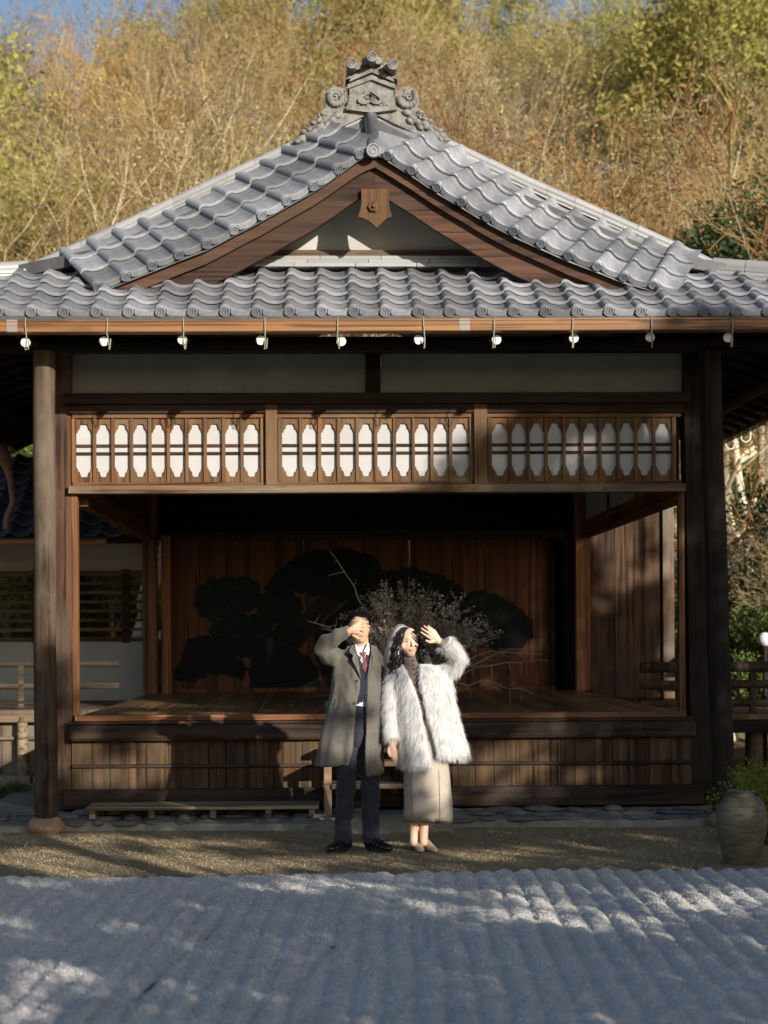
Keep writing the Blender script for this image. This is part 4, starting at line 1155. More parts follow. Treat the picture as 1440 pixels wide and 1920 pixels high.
# ------------------------------------------------------------------ vegetation
def seg_mesh(name, segs, n=4):
    """tapered tubes for an array of (p0, p1, r0, r1)"""
    S = np.array(segs, np.float64); N = len(S)
    p0, p1, r0, r1 = S[:, :3], S[:, 3:6], S[:, 6], S[:, 7]
    d = p1 - p0; d /= np.linalg.norm(d, axis=1, keepdims=True) + 1e-9
    ref = np.where(np.abs(d[:, 2:3]) < 0.9, [[0, 0, 1.]], [[1., 0, 0]])
    a = np.cross(d, ref); a /= np.linalg.norm(a, axis=1, keepdims=True); b = np.cross(a, d)
    ang = 2 * np.pi * np.arange(n) / n
    ring = a[:, None, :] * np.cos(ang)[None, :, None] + b[:, None, :] * np.sin(ang)[None, :, None]
    v = np.concatenate([p0[:, None] + ring * r0[:, None, None], p1[:, None] + ring * r1[:, None, None]], 1)
    k = np.arange(n); f = np.stack([k, (k + 1) % n, n + (k + 1) % n, n + k], -1)
    F = (f[None] + (2 * n * np.arange(N))[:, None, None]).reshape(-1, 4)
    return v.reshape(-1, 3), F

def unit(v): return v / (np.linalg.norm(v, axis=-1, keepdims=True) + 1e-9)

def grow(rng, H, spread=0.55, lean=0.0, low=0.3, kids=(6, 7, 8, 8), lens=(0.5, 0.42, 0.26, 0.13, 0.075), wob=0.16, up=0.12, r0=None):
    """branching skeleton: returns segments per level (lists of p0,p1,r0,r1) and twig ends"""
    levels = [[] for _ in range(5)]
    r0 = r0 or H * 0.021
    d0 = unit(np.array([lean + rng.normal(0, 0.08), rng.normal(0, 0.08), 1.0]))
    stack = [(np.zeros(3), d0, lens[0] * H, r0, 0)]
    while stack:
        p, d, L, r, lv = stack.pop()
        n = (7, 6, 4, 2, 1)[lv]
        pts = [p]; dirs = []
        for i in range(n):
            d = unit(d + rng.normal(0, wob * (0.5 if lv == 0 else 1), 3) + np.array([0, 0, up]))
            pts.append(pts[-1] + d * L / n); dirs.append(d)
        for i in range(n):
            levels[lv].append((*pts[i], *pts[i + 1], r * (1 - 0.7 * i / n), r * (1 - 0.7 * (i + 1) / n)))
        if lv < 4:
            k = kids[lv]
            for j in range(k):
                f = (low if lv == 0 else 0.25) + (1 - (low if lv == 0 else 0.25)) * (j + rng.random()) / k
                q = min(n - 1, int(f * n)); fr = f * n - q
                bp = pts[q] + (pts[q + 1] - pts[q]) * min(1, fr)
                side = rng.normal(0, 1, 3); side -= dirs[q] * side.dot(dirs[q]); side = unit(side)
                ang = rng.uniform(0.5, 1.0) * spread * 1.6
                nd = unit(dirs[q] * math.cos(ang) + side * math.sin(ang))
                stack.append((bp, nd, lens[lv + 1] * H * rng.uniform(0.7, 1.15), max(0.004, r * (1 - 0.7 * f) * 0.62), lv + 1))
    return levels

def leaf_quads(rng, centers, size, flat=0.0):
    """two-triangle leaves with random orientation"""
    N = len(centers)
    a = unit(rng.normal(0, 1, (N, 3)))
    b = rng.normal(0, 1, (N, 3)); b -= a * (a * b).sum(1, keepdims=True); b = unit(b)
    s = size * rng.uniform(0.6, 1.3, (N, 1))
    v = np.stack([centers - a * s, centers + b * s * 0.45, centers + a * s, centers - b * s * 0.45], 1).reshape(-1, 3)
    f = np.arange(4 * N).reshape(-1, 4)
    return v, f

def join(parts):
    V, L, o = [], [], 0
    for v, f in parts:
        V.append(v); L.append(np.asarray(f) + o); o += len(v)
    sizes = np.concatenate([np.full(len(f), f.shape[1]) for _, f in parts])
    return np.concatenate(V), np.concatenate([f.ravel() for f in L]), sizes

def tree_meshes(tag_, seed, H, twiglets=5, leaf_n=0, leaf_size=0.08, twig_r=0.006, **kw):
    rng = np.random.default_rng(seed)
    lv = grow(rng, H, **kw)
    tv, tf = seg_mesh('t', lv[0] + lv[1] + lv[2], 6)
    trunk = fast_mesh(tag_ + '_trunk', tv, tf, np.full(len(tf), 4), True)
    tw = np.array(lv[3] + lv[4])
    tw[:, 6:] = np.maximum(tw[:, 6:], twig_r * 0.7)
    parts = [seg_mesh('w', tw, 3)]
    ends = np.array(lv[4])
    if twiglets:
        base = np.repeat(ends[:, :3] + (ends[:, 3:6] - ends[:, :3]) * rng.random((len(ends), 1)), twiglets, 0)
        dirn = unit(np.repeat(unit(ends[:, 3:6] - ends[:, :3]), twiglets, 0) + rng.normal(0, 0.65, (len(base), 3)) + [0, 0, 0.15])
        ln = rng.uniform(0.25, 0.6, (len(base), 1)) * H * 0.06
        sd = unit(np.cross(dirn, rng.normal(0, 1, dirn.shape))) * twig_r
        v = np.stack([base - sd, base + sd, base + dirn * ln], 1).reshape(-1, 3)
        parts.append((v, np.arange(len(v)).reshape(-1, 3)))
    if leaf_n:
        idx = rng.integers(0, len(ends), leaf_n)
        c = ends[idx, 3:6] + rng.normal(0, 0.035 * H * 0.6, (leaf_n, 3))
        parts.append(leaf_quads(rng, c, leaf_size))
    v, l, s = join(parts)
    crown = fast_mesh(tag_ + '_crown', v, l, s)
    return trunk, crown

M['bark_pale'] = mat_plain('pale_bark', (0.52, 0.45, 0.32), 0.9, 0.2, 0.35, 6)
M['bark_white'] = mat_plain('white_bark', (0.62, 0.56, 0.43), 0.9, 0.2, 0.3, 6)
M['bark_grey'] = mat_plain('grey_bark', (0.27, 0.23, 0.165), 0.9, 0.2, 0.35, 6)
M['bark_dark'] = mat_plain('dark_bark', (0.13, 0.095, 0.06), 0.9, 0.2, 0.35, 6)
M['twig_straw'] = mat_leaf('straw_twigs', [(0.19, 0.145, 0.055), (0.34, 0.262, 0.108), (0.45, 0.355, 0.165)], 0.8, 0.15)
M['twig_rust'] = mat_leaf('rust_twigs', [(0.17, 0.088, 0.036), (0.30, 0.172, 0.072), (0.40, 0.26, 0.115)], 0.8, 0.2)
M['twig_grey'] = mat_leaf('greyish_twigs', [(0.18, 0.14, 0.08), (0.31, 0.245, 0.145), (0.41, 0.335, 0.215)], 0.8, 0.15)
M['leaf_yellow'] = mat_leaf('yellow_green_leaves', [(0.14, 0.15, 0.03), (0.30, 0.29, 0.06), (0.42, 0.37, 0.09)], 0.9, 0.35)
M['leaf_lime'] = mat_leaf('lime_green_leaves', [(0.15, 0.145, 0.04), (0.29, 0.265, 0.075), (0.40, 0.35, 0.12)], 0.9, 0.35)
M['leaf_dark'] = mat_leaf('dark_evergreen_leaves', [(0.018, 0.035, 0.015), (0.045, 0.075, 0.03), (0.08, 0.115, 0.045)], 2.0, 0.15, 0.45)
M['leaf_mid'] = mat_leaf('mid_green_leaves', [(0.05, 0.075, 0.02), (0.10, 0.135, 0.035), (0.16, 0.19, 0.055)], 2.0, 0.3, 0.5)
M['leaf_fresh'] = mat_leaf('fresh_green_leaves', [(0.16, 0.21, 0.03), (0.26, 0.32, 0.06), (0.36, 0.40, 0.09)], 3.0, 0.4, 0.6)

KINDS = {}
def kind(name, meshes, bark, crown):
    tr, cr = meshes
    tr.materials.append(M[bark]); cr.materials.append(M[crown]); KINDS[name] = (tr, cr)
bare = [tree_meshes('bare_tree', 40 + i, 8.0, twiglets=4, leaf_n=6500, leaf_size=0.036, twig_r=0.006, spread=0.6, low=0.22, kids=(7, 6, 7, 7), lens=(0.52, 0.46, 0.27, 0.14, 0.08), lean=(-0.15, 0.1, 0.2, -0.05)[i]) for i in range(4)]
for i in range(4):
    for cl, bk in (('straw', 'bark_pale'), ('rust', 'bark_grey'), ('grey', 'bark_pale')):
        kind('%s%d' % (cl, i), (bare[i][0].copy(), bare[i][1].copy()), bk, 'twig_' + cl)
for i in range(2):
    ml = tree_meshes('leafy_tree', 60 + i, 8.5, twiglets=1, leaf_n=15000, leaf_size=0.085, spread=0.5, low=0.3, kids=(7, 6, 7, 6))
    kind('yellow%d' % i, (ml[0].copy(), ml[1].copy()), 'bark_pale', 'leaf_yellow')
    kind('lime%d' % i, (ml[0], ml[1]), 'bark_grey', 'leaf_lime')
ml = tree_meshes('evergreen_tree', 70, 6.0, twiglets=0, leaf_n=14000, leaf_size=0.09, spread=0.55, low=0.12, kids=(9, 6, 6, 6))
kind('dark', (ml[0].copy(), ml[1].copy()), 'bark_dark', 'leaf_dark'); kind('mid', (ml[0].copy(), ml[1].copy()), 'bark_dark', 'leaf_mid'); kind('fresh', (ml[0].copy(), ml[1].copy()), 'bark_pale', 'leaf_fresh')
ml = tree_meshes('tall_trunk_tree', 75, 13.0, twiglets=0, leaf_n=9000, leaf_size=0.10, spread=0.5, low=0.72, kids=(8, 5, 5, 5), lens=(0.9, 0.16, 0.1, 0.05, 0.03), wob=0.05, up=0.3)
kind('cedar', ml, 'bark_grey', 'leaf_dark')

for i in range(3):
    kind('birch%d' % i, tree_meshes('pale_tree', 90 + i, 8.0, twiglets=2, leaf_n=2500, leaf_size=0.036, twig_r=0.006, spread=0.6, low=0.25, kids=(6, 5, 5, 5), lens=(0.55, 0.48, 0.28, 0.14, 0.08), lean=(-0.2, 0.15, 0.0)[i], r0=0.16), 'bark_white', 'twig_straw')
LABELS = {
    'birch': ('bare_tree', 'white-trunked open bare tree standing out on the hillside', 'white-trunked trees on the hillside'),
    'straw': ('bare_tree', 'bare tree with straw-coloured twigs on the wooded hillside', 'straw-twigged trees on the hillside'),
    'rust': ('bare_tree', 'bare tree with rusty brown twigs on the wooded hillside', 'rust-twigged trees on the hillside'),
    'grey': ('bare_tree', 'pale-barked bare tree with greyish twigs on the wooded hillside', 'grey-twigged trees on the hillside'),
    'yellow': ('leafy_tree', 'tree with yellow-green foliage along the wooded hilltop', 'yellow-green trees on the hilltop'),
    'lime': ('leafy_tree', 'tree with soft lime-green foliage among the bare hillside trees', 'lime-green trees on the hillside'),
    'dark': ('evergreen_tree', 'dark evergreen tree in the shade beside the stage', 'dark evergreens'),
    'mid': ('evergreen_tree', 'bushy mid-green tree growing low on the slope', 'mid-green bushy trees'),
    'fresh': ('evergreen_tree', 'bright green bushy tree showing through the slatted window', 'bright trees behind the slatted window'),
    'cedar': ('tall_tree', 'tall straight grey trunk with a high dark crown behind the railing', 'tall straight trunks behind the railing')}
def plant(kname, x, y, z, s, rot, sz=1.0):
    base = kname.rstrip('0123456789'); nm, lab, grp = LABELS[base]
    o = thing(nm, lab, 'tree', (x, y, z), grp)
    o.rotation_euler = (0, 0, rot); o.scale = (s, s, s * sz)
    tr, cr = KINDS[kname]
    a = bpy.data.objects.new('trunk', tr); b = bpy.data.objects.new('crown', cr)
    for q in (a, b):
        col.objects.link(q); q.parent = o
    return o
rng = np.random.default_rng(17)
def hz(x, y): return float(ground_z(np.array([[x]]), np.array([[float(y)]]))[0, 0])
rows = [(28, 4.2), (32, 4.2), (36.5, 4.3), (41, 4.4), (46, 4.5), (51, 4.4), (55.5, 4.2), (59.5, 3.6)]
for ri, (y, st) in enumerate(rows):
    half = 0.235 * y + 1.2
    x = -half + rng.uniform(0, st) + 0.6
    while x < half + 0.9:
        yy = y + rng.uniform(-1.5, 1.5)
        u = x / half
        if ri >= 6:
            k = rng.choice(['yellow', 'lime', 'straw'], p=[0.8, 0.1, 0.1]) if u > 0.2 else rng.choice(['straw', 'lime', 'rust', 'yellow'], p=[0.35, 0.3, 0.15, 0.2])
        elif ri <= 2:
            k = rng.choice(['grey', 'straw', 'rust', 'mid'], p=[0.55, 0.2, 0.25, 0.0]) if u > 0.1 else rng.choice(['straw', 'grey', 'rust', 'lime'], p=[0.48, 0.16, 0.2, 0.16])
        else:
            k = rng.choice(['straw', 'grey', 'rust', 'lime'], p=[0.2, 0.44, 0.2, 0.16]) if u > 0.1 else rng.choice(['straw', 'rust', 'lime', 'grey'], p=[0.42, 0.16, 0.27, 0.15])
        s = rng.uniform(0.8, 1.2)
        if ri >= 6: s *= 0.86
        nm = k if k == 'mid' else '%s%d' % (k, rng.integers(0, 2 if k in ('yellow', 'lime') else 4))
        plant(nm, x, yy, hz(x, yy) - 0.2, s, rng.uniform(0, 6.28))
        x += st * rng.uniform(0.75, 1.25)
for px, py, y, s in ((1235, 470, 29.5, 1.0), (1110, 470, 31, 0.95), (930, 300, 33, 0.85), (1300, 480, 27.8, 0.9), (1395, 460, 30, 0.95), (1170, 420, 34, 0.9), (545, 260, 35, 0.9), (470, 250, 39, 0.9), (300, 360, 31, 0.85), (180, 430, 30, 0.85), (390, 300, 36, 0.9), (60, 330, 34, 0.85), (820, 250, 37, 0.9), (1010, 360, 32, 0.8), (1400, 250, 44, 0.9), (1250, 220, 48, 0.9), (250, 200, 44, 0.9)):
    x = at(px, py, y).x; plant('birch%d' % rng.integers(0, 3), x, y, hz(x, y) - 0.2, s * rng.uniform(0.9, 1.15), rng.uniform(0, 6.28))
# low green brush between the trunks
for k in range(34):
    y = rng.uniform(30, 58); x = rng.uniform(-0.2, 0.22) * y
    o = plant('mid' if rng.random() < 0.6 else 'lime%d' % rng.integers(0, 2), x, y, hz(x, y) - 0.3, rng.uniform(0.28, 0.5), rng.uniform(0, 6))
# evergreens and straight trunks beyond the shaded gallery, and behind the slatted window
for x, y, s, k in ((5.75, 25.2, 0.40, 'mid'), (6.6, 25.8, 0.62, 'dark'), (5.0, 25.6, 0.36, 'mid'), (5.6, 23.4, 0.30, 'mid'), (6.35, 23.0, 0.34, 'mid'), (7.4, 24.0, 0.6, 'dark'), (-5.6, 28.6, 0.45, 'fresh'), (-4.6, 27.6, 0.40, 'mid'), (-6.9, 28.2, 0.5, 'mid'), (-4.0, 29.0, 0.46, 'fresh'), (-5.0, 29.6, 0.5, 'fresh'), (-6.2, 29.4, 0.5, 'fresh')):
    plant(k, x, y, hz(x, y) - 0.05, s, rng.uniform(0, 6))
plant('grey1', 5.5, 25.6, 0, 0.42, 1.0); plant('grey2', 6.2, 24.6, 0, 0.40, 2.0)
for x, y in ((5.35, 26.6), (5.9, 27.6), (6.25, 26.9), (6.7, 28.5), (7.2, 27.2), (5.0, 28.0)):
    plant('cedar', x, y, hz(x, y) - 0.1, rng.uniform(0.46, 0.54), rng.uniform(0, 6))

# undergrowth that covers the slope
N = 70000
ux = rng.uniform(-17, 17, N); uy = 26.0 + 36 * rng.random(N)
uz = ground_z(ux[None], uy[None])[0]
base = np.stack([ux, uy, uz], -1)
dirn = unit(np.stack([rng.normal(0, 0.5, N), rng.normal(-0.2, 0.5, N), np.ones(N)], -1))
ln = rng.uniform(0.3, 1.15, (N, 1)); sd = unit(np.cross(dirn, rng.normal(0, 1, (N, 3)))) * rng.uniform(0.008, 0.03, (N, 1))
v = np.stack([base - sd, base + sd, base + dirn * ln], 1).reshape(-1, 3)
M['brush'] = mat_leaf('hill_brush', [(0.045, 0.06, 0.015), (0.12, 0.115, 0.03), (0.16, 0.11, 0.04), (0.10, 0.11, 0.03)], 0.35, 0.2)
o = place('undergrowth', fast_mesh('undergrowth', v, np.arange(len(v)), np.full(N, 3)), M['brush'])
tag(o, 'tangled dry undergrowth covering the hillside between the trees', 'undergrowth', kind='stuff')

# bright plant behind the jar, little weeds by the gallery
def leafy_bush(name, label, c, R, H, n, size, mat, cat='plant', seed=0, group=None):
    rng = np.random.default_rng(seed)
    t = thing(name, label, cat, c, group)
    segs, ends = [], []
    for k in range(60):
        d = unit(np.array([rng.normal(0, 0.55), rng.normal(0, 0.55), 1.0])); p = np.array([rng.normal(0, R * 0.25), rng.normal(0, R * 0.25), 0.0]); L = H * rng.uniform(0.6, 1.0)
        for i in range(4):
            d = unit(d + rng.normal(0, 0.16, 3)); q = p + d * L / 4; segs.append((*p, *q, 0.004, 0.003)); p = q; ends.append(p)
    v, f = seg_mesh('s', segs, 3); me = fast_mesh('stems', v, f, np.full(len(f), 4)); me.materials.append(M['leaf_mid'])
    place('stems', me, None, t)
    E_ = np.array(ends); c_ = E_[rng.integers(0, len(E_), n)] + rng.normal(0, R * 0.13, (n, 3)); c_[:, 2] = np.abs(c_[:, 2])
    v, f = leaf_quads(rng, c_, size); me = fast_mesh('foliage', v, f, np.full(len(f), 4)); me.materials.append(M[mat])
    place('foliage', me, None, t)
    return t
p = at(1424, 1560, 13.2)
leafy_bush('fern_plant', 'bright yellow-green leafy plant growing behind the jar', (p.x + 0.03, 13.2, 0), 0.30, 0.60, 5200, 0.016, 'leaf_fresh', seed=4)
for i, (px, y, h) in enumerate(((1395, 16.6, 0.3), (1425, 17.2, 0.35), (15, 17.2, 0.14), (30, 17.6, 0.10))):
    x = at(px, 1400, y).x
    leafy_bush('weed', 'low green weed tuft beside the gallery deck' if i < 2 else 'low moss-green weed patch before the walkway skirt', (x, y, 0), 0.3, h, 1500, 0.018, 'leaf_mid' if i > 1 else 'leaf_fresh', seed=20 + i, group='weeds by the gallery' if i < 2 else 'weeds by the walkway')
# stepping stones under the gallery
me = rock('garden_stone', 44, 0.4, 7, 14); me.materials.append(M['stone'])
for i, (px, y, s) in enumerate(((1392, 16.2, 0.26), (1425, 15.8, 0.22), (1400, 17.0, 0.2))):
    x = at(px, 1420, y).x; o = place('garden_stone', me, None, None, Matrix.Translation((x, y, 0.02)) @ Matrix.Rotation(i, 4, 'Z') @ Matrix.Diagonal((s, s * 0.8, s * 0.8, 1)))
    tag(o, 'flat grey garden stone lying below the gallery deck', 'stone', 'stones below the gallery')
# ------------------------------------------------------------------ trees beside and behind the viewer that shade the court
SA, SB = 0.63, 0.32            # sun: metres to the side and up per metre towards it
def ab(p): return p[0] + SA * p[1], p[2] + SB * p[1]
def abg(px, py): return ab(on_ground(px, py))
def abw(px, py, Y=15.15): return ab(at(px, py, Y))
gaps = []                      # sunlit openings between the boughs: (a, b, half width, half height, strength)
def gap_ground(px, py, hx, hy, s=1.0):
    c, e, f = abg(px, py), abg(px + hx, py), abg(px, py + hy)
    gaps.append((c[0], c[1], abs(e[0] - c[0]) + 0.02, abs(f[1] - c[1]) + 0.01, s, (f[0] - c[0]) / (f[1] - c[1] + 1e-9)))
def gap_wall(px, py, hx, hy, s=1.0, Y=15.15):
    c, e, f = abw(px, py, Y), abw(px + hx, py, Y), abw(px, py + hy, Y)
    gaps.append((c[0], c[1], abs(e[0] - c[0]), abs(f[1] - c[1]), s, 0.0))
for g in ((560, 1664, 150, 12), (985, 1670, 100, 11), (1310, 1692, 150, 24), (965, 1712, 75, 24), (1140, 1738, 120, 14), (770, 1713, 80, 12), (85, 1838, 95, 22), (285, 1860, 75, 13), (15, 1890, 50, 34), (5, 1722, 30, 18), (780, 1806, 55, 9, 0.6), (120, 1660, 120, 9, 0.7), (400, 1905, 50, 8, 0.5),
          (90, 1604, 130, 24), (300, 1614, 150, 19), (160, 1572, 80, 11), (330, 1580, 70, 10), (500, 1622, 110, 12), (460, 1582, 60, 9), (655, 1612, 90, 10), (700, 1585, 70, 9), (930, 1602, 110, 10), (1060, 1588, 100, 10), (1150, 1614, 90, 8, 0.8), (1230, 1562, 70, 8, 0.8), (240, 1638, 180, 8), (850, 1630, 80, 6)):
    gap_ground(*g)
for g in ((210, 1450, 90, 34), (150, 1410, 34, 50), (300, 1400, 40, 30), (395, 1440, 40, 40, 0.8), (560, 1420, 40, 70), (640, 1450, 60, 60), (940, 1440, 80, 50), (1010, 1400, 60, 40, 0.8), (1120, 1455, 60, 22, 0.8), (1180, 1400, 40, 30, 0.6), (900, 1500, 120, 14), (1290, 800, 30, 20), (1215, 1030, 60, 50, 0.5), (1330, 840, 25, 20, 0.8), (1075, 875, 14, 16), (1108, 850, 30, 40, 0.7), (110, 1370, 40, 25, 0.7), (85, 1440, 20, 30, 0.7), (250, 1340, 120, 8, 0.7), (1255, 800, 20, 22), (430, 1337, 100, 10), (1150, 1345, 120, 12, 0.8), (690, 1338, 80, 10)):
    gap_wall(*g)
# the couple stand in the sun
for g in ((650, 1190, 85, 75), (640, 1300, 70, 115), (625, 1395, 55, 60), (700, 1330, 50, 110), (700, 1420, 30, 40, 0.6), (770, 1220, 90, 80), (800, 1330, 110, 140), (860, 1240, 60, 65), (800, 1455, 65, 45), (800, 1510, 55, 30, 0.6), (660, 1560, 40, 14, 0.5), (790, 1585, 40, 8, 0.6)):
    gap_wall(*g, Y=13.0)
for g in ((1150, 1010, 50, 50), (1160, 1060, 36, 66), (1222, 985, 40, 34, 0.9), (1250, 960, 34, 44, 0.9), (1225, 1076, 46, 20), (1265, 1280, 26, 36, 0.9), (1260, 1040, 26, 22)):
    gap_wall(*g, Y=21.5)
for g in ((690, 1180, 50, 34, 0.6),): gap_wall(*g, Y=16.6)
n_gap = len(gaps)
for g in ((703, 1268, 14, 26, 0.75), (622, 1352, 26, 15, 0.75), (650, 1290, 10, 14, 0.5), (735, 1300, 14, 50, 0.45), (640, 1245, 12, 10, 0.4), (700, 1440, 22, 14, 0.7)): gap_wall(*g, Y=13.0)
boughs = gaps[n_gap:]; gaps = gaps[:n_gap]
rng = np.random.default_rng(77)
step = 0.085
A, B = np.meshgrid(np.arange(1.6, 17.2, step), np.arange(1.9, 10.7, step))
A = (A + rng.uniform(-0.5, 0.5, A.shape) * step).ravel(); B = (B + rng.uniform(-0.5, 0.5, B.shape) * step).ravel()
top = np.interp(A, [2, 5.5, 6.6, 7.4, 8.6, 9.2, 9.8, 10.3, 11.0, 12.0, 13.0, 13.6, 15, 17], [4.3, 5.3, 6.3, 6.2, 6.1, 6.3, 7.7, 8.2, 8.45, 8.75, 9.0, 9.7, 10.3, 10.5])
top = top + 0.5 * (vnoise(A, B, 0.8, 31) - 0.5) + 0.3 * (vnoise(A, B, 0.3, 32) - 0.5)
D = np.clip((top - B) / 0.12, 0, 1) * 0.97
for ga, gb, wa, wb, s, sh in gaps:
    q = ((A - ga - sh * (B - gb)) / wa) ** 2 + ((B - gb) / wb) ** 2
    D *= 1 - s * np.clip((1.35 - q) * 2.2, 0, 1)
for ga, gb, wa, wb, s, sh in boughs:
    q = ((A - ga) / wa) ** 2 + ((B - gb) / wb) ** 2
    D = np.maximum(D, s * np.clip((1.25 - q) * 2.5, 0, 1))
fb = 0.5 * vnoise(A, B, 0.55, 41) + 0.3 * vnoise(A, B, 0.22, 42) + 0.2 * vnoise(A, B, 0.1, 43)
D *= np.clip((0.80 - fb) / 0.08, 0, 1)
keep = rng.random(len(A)) < D
A, B = A[keep], B[keep]
# depth of each bough along the sun ray: low branches close by, the high crown further back
yc = np.where(B < 3.8, np.interp(A, [3, 6, 9], [0.4, 2.0, 3.2]), np.where(A > 14.6, 9.0, np.interp(B, [3.8, 6.0, 9.0], [3.4, 3.0, 0.0]))) + (vnoise(A, B, 0.9, 51) - 0.5) * 1.6 + rng.normal(0, 0.12, len(A))
yc = np.minimum(yc, (A - 1.6) / 0.9 - 0.4)      # kept well clear of what the camera sees
C = np.stack([A - SA * yc, yc, B - SB * yc], -1)
roots = [(4.6, 2.0), (7.4, 3.4), (11.2, 0.6), (10.4, 9.0)]
own = np.argmin(np.linalg.norm(C[:, None, :2] - np.array(roots)[None], axis=2), 1)
labs = ['low spreading evergreen whose boughs shade the near gravel', 'broad leafy evergreen casting dappled shade over the couple', 'tall leafy evergreen shading the stage transom', 'tall dense evergreen shading the gallery side of the court']
M['leaf_shade'] = mat_leaf('broad_evergreen_leaves', [(0.03, 0.05, 0.018), (0.06, 0.09, 0.03), (0.09, 0.12, 0.04)], 2.0, 0.12, 0.45)
for i, (rx, ry) in enumerate(roots):
    c = C[own == i]
    t = thing('shade_tree', labs[i], 'tree', (rx, ry, 0))
    c = c - np.array([rx, ry, 0])
    h = max(2.5, float(np.percentile(c[:, 2], 70)))
    segs = [(0, 0, 0, 0.05, 0, h * 0.5, 0.16, 0.13), (0.05, 0, h * 0.5, 0, 0.05, h, 0.13, 0.06)]
    pick = c[rng.choice(len(c), min(len(c), 46), replace=False)]
    for p in pick:
        b = np.array([0.03, 0.0, min(h, max(0.8, p[2] * 0.72))]); mid = (b + p) / 2 + np.array([0, 0, 0.15])
        segs += [(*b, *mid, 0.03, 0.018), (*mid, *p, 0.018, 0.006)]
    v, f = seg_mesh('s', segs, 7); me = fast_mesh('trunk', v, f, np.full(len(f), 4), True); me.materials.append(M['bark_dark']); place('trunk', me, None, t)
    k = 14
    lc = np.repeat(c, k, 0) + rng.normal(0, 0.05, (len(c) * k, 3)) * np.array([1, 1.6, 1])
    v, f = leaf_quads(rng, lc, 0.066); me = fast_mesh('crown', v, f, np.full(len(f), 4)); me.materials.append(M['leaf_shade']); place('crown', me, None, t)
# ------------------------------------------------------------------ the couple
from mathutils.bvhtree import BVHTree
PY = 13.0
def pp(px, py, dy=0.0): return at(px, py, PY + dy)
def evaluated(o):
    dg = bpy.context.evaluated_depsgraph_get()
    me = bpy.data.meshes.new_from_object(o.evaluated_get(dg))
    old = o.data; bpy.data.objects.remove(o); bpy.data.meshes.remove(old)
    return me
def sphere(m, c, r, n1=10, n2=14, R=None):
    rx, ry, rz_ = (r, r, r) if not hasattr(r, '__len__') else r
    v = []
    for i in range(n1 + 1):
        th = math.pi * i / n1
        for k in range(n2):
            ph = 2 * math.pi * k / n2
            q = Vector((rx * math.sin(th) * math.cos(ph), ry * math.sin(th) * math.sin(ph), rz_ * math.cos(th)))
            v.append(Vector(c) + (R @ q if R is not None else q))
    m.add(v, [(i * n2 + k, (i + 1) * n2 + k, (i + 1) * n2 + (k + 1) % n2, i * n2 + (k + 1) % n2) for i in range(n1) for k in range(n2)], True)
def limb(m, pts, rad, n=12, sub_=1):
    """tapered limb with rounded joints"""
    for i, p in enumerate(pts): sphere(m, p, rad[i], 8, n)
    for i in range(len(pts) - 1): m.tube([pts[i], pts[i + 1]], [rad[i], rad[i + 1]], n)
def fuse(m, name, voxel, smooth=6, factor=0.5):
    o = bpy.data.objects.new(name, m.mesh(name)); col.objects.link(o)
    r = o.modifiers.new('remesh', 'REMESH'); r.mode = 'VOXEL'; r.voxel_size = voxel; r.use_smooth_shade = True
    s = o.modifiers.new('smooth', 'SMOOTH'); s.iterations = smooth; s.factor = factor
    me = evaluated(o); me.name = name
    me.polygons.foreach_set('use_smooth', [True] * len(me.polygons))
    return me
def wobble(me, amp, scale, seed, stretch=(1, 1, 1)):
    """cloth folds: push vertices along their normals by smooth noise"""
    n = len(me.vertices); co = np.empty(n * 3, np.float32); me.vertices.foreach_get('co', co); co = co.reshape(-1, 3)
    no = np.empty(n * 3, np.float32); me.vertices.foreach_get('normal', no); no = no.reshape(-1, 3)
    q = co * np.array(stretch)
    h = vnoise(q[:, 0] + 50, q[:, 2] + q[:, 1] * 0.7 + 50, scale, seed) - 0.5 + 0.5 * (vnoise(q[:, 0] + q[:, 1] + 50, q[:, 2] + 50, scale * 0.5, seed + 1) - 0.5)
    co += no * (h * amp)[:, None]
    me.vertices.foreach_set('co', co.ravel()); me.update()
def shell(levels, n=44, thick=0.012, fold=0.0, seed=0, dy=0.0):
    """open-fronted coat body. levels: (py_left, py_right, L, R, open_left, open_right, depth)"""
    m = MB(); rows = []
    for li, (pl_, pr_, L, Rr, oL, oR, b) in enumerate(levels):
        cx, a = (L + Rr) / 2, (Rr - L) / 2
        f0 = 2 * math.pi - math.acos(max(-1, min(1, (oL - cx) / a))); f1 = -math.acos(max(-1, min(1, (oR - cx) / a)))
        row = []
        for k in range(n + 1):
            t = k / n; ph = f0 + (f1 - f0) * t
            g = fold * li / len(levels)
            rr_ = 1 + g * math.sin(ph * 7 + seed + li * 0.25) + g * 0.6 * math.sin(ph * 12 + seed * 2)
            p = pp(cx + a * rr_ * math.cos(ph), pl_ + (pr_ - pl_) * t, dy)
            row.append(Vector((p.x, PY + dy + b * rr_ * math.sin(ph), p.z)))
        rows.append(row)
    w = n + 1
    cen = [sum(r, Vector()) / w for r in rows]
    outer = [p for r in rows for p in r]
    inner = []
    for r, c in zip(rows, cen):
        for p in r:
            d = Vector((p.x - c.x, p.y - c.y, 0)).normalized(); inner.append(p - d * thick)
    N = len(outer); v = outer + inner; f = []
    H = len(rows)
    for i in range(H - 1):
        for k in range(n):
            q = (i * w + k, i * w + k + 1, (i + 1) * w + k + 1, (i + 1) * w + k)
            f.append(q); f.append(tuple(N + x for x in reversed(q)))
    for k in range(n):
        f.append((k + 1, k, N + k, N + k + 1)); a = (H - 1) * w; f.append((a + k, a + k + 1, N + a + k + 1, N + a + k))
    for i in range(H - 1):
        for e in (0, n):
            q = (i * w + e, (i + 1) * w + e, N + (i + 1) * w + e, N + i * w + e); f.append(q if e == 0 else tuple(reversed(q)))
    m.add(v, f); return m
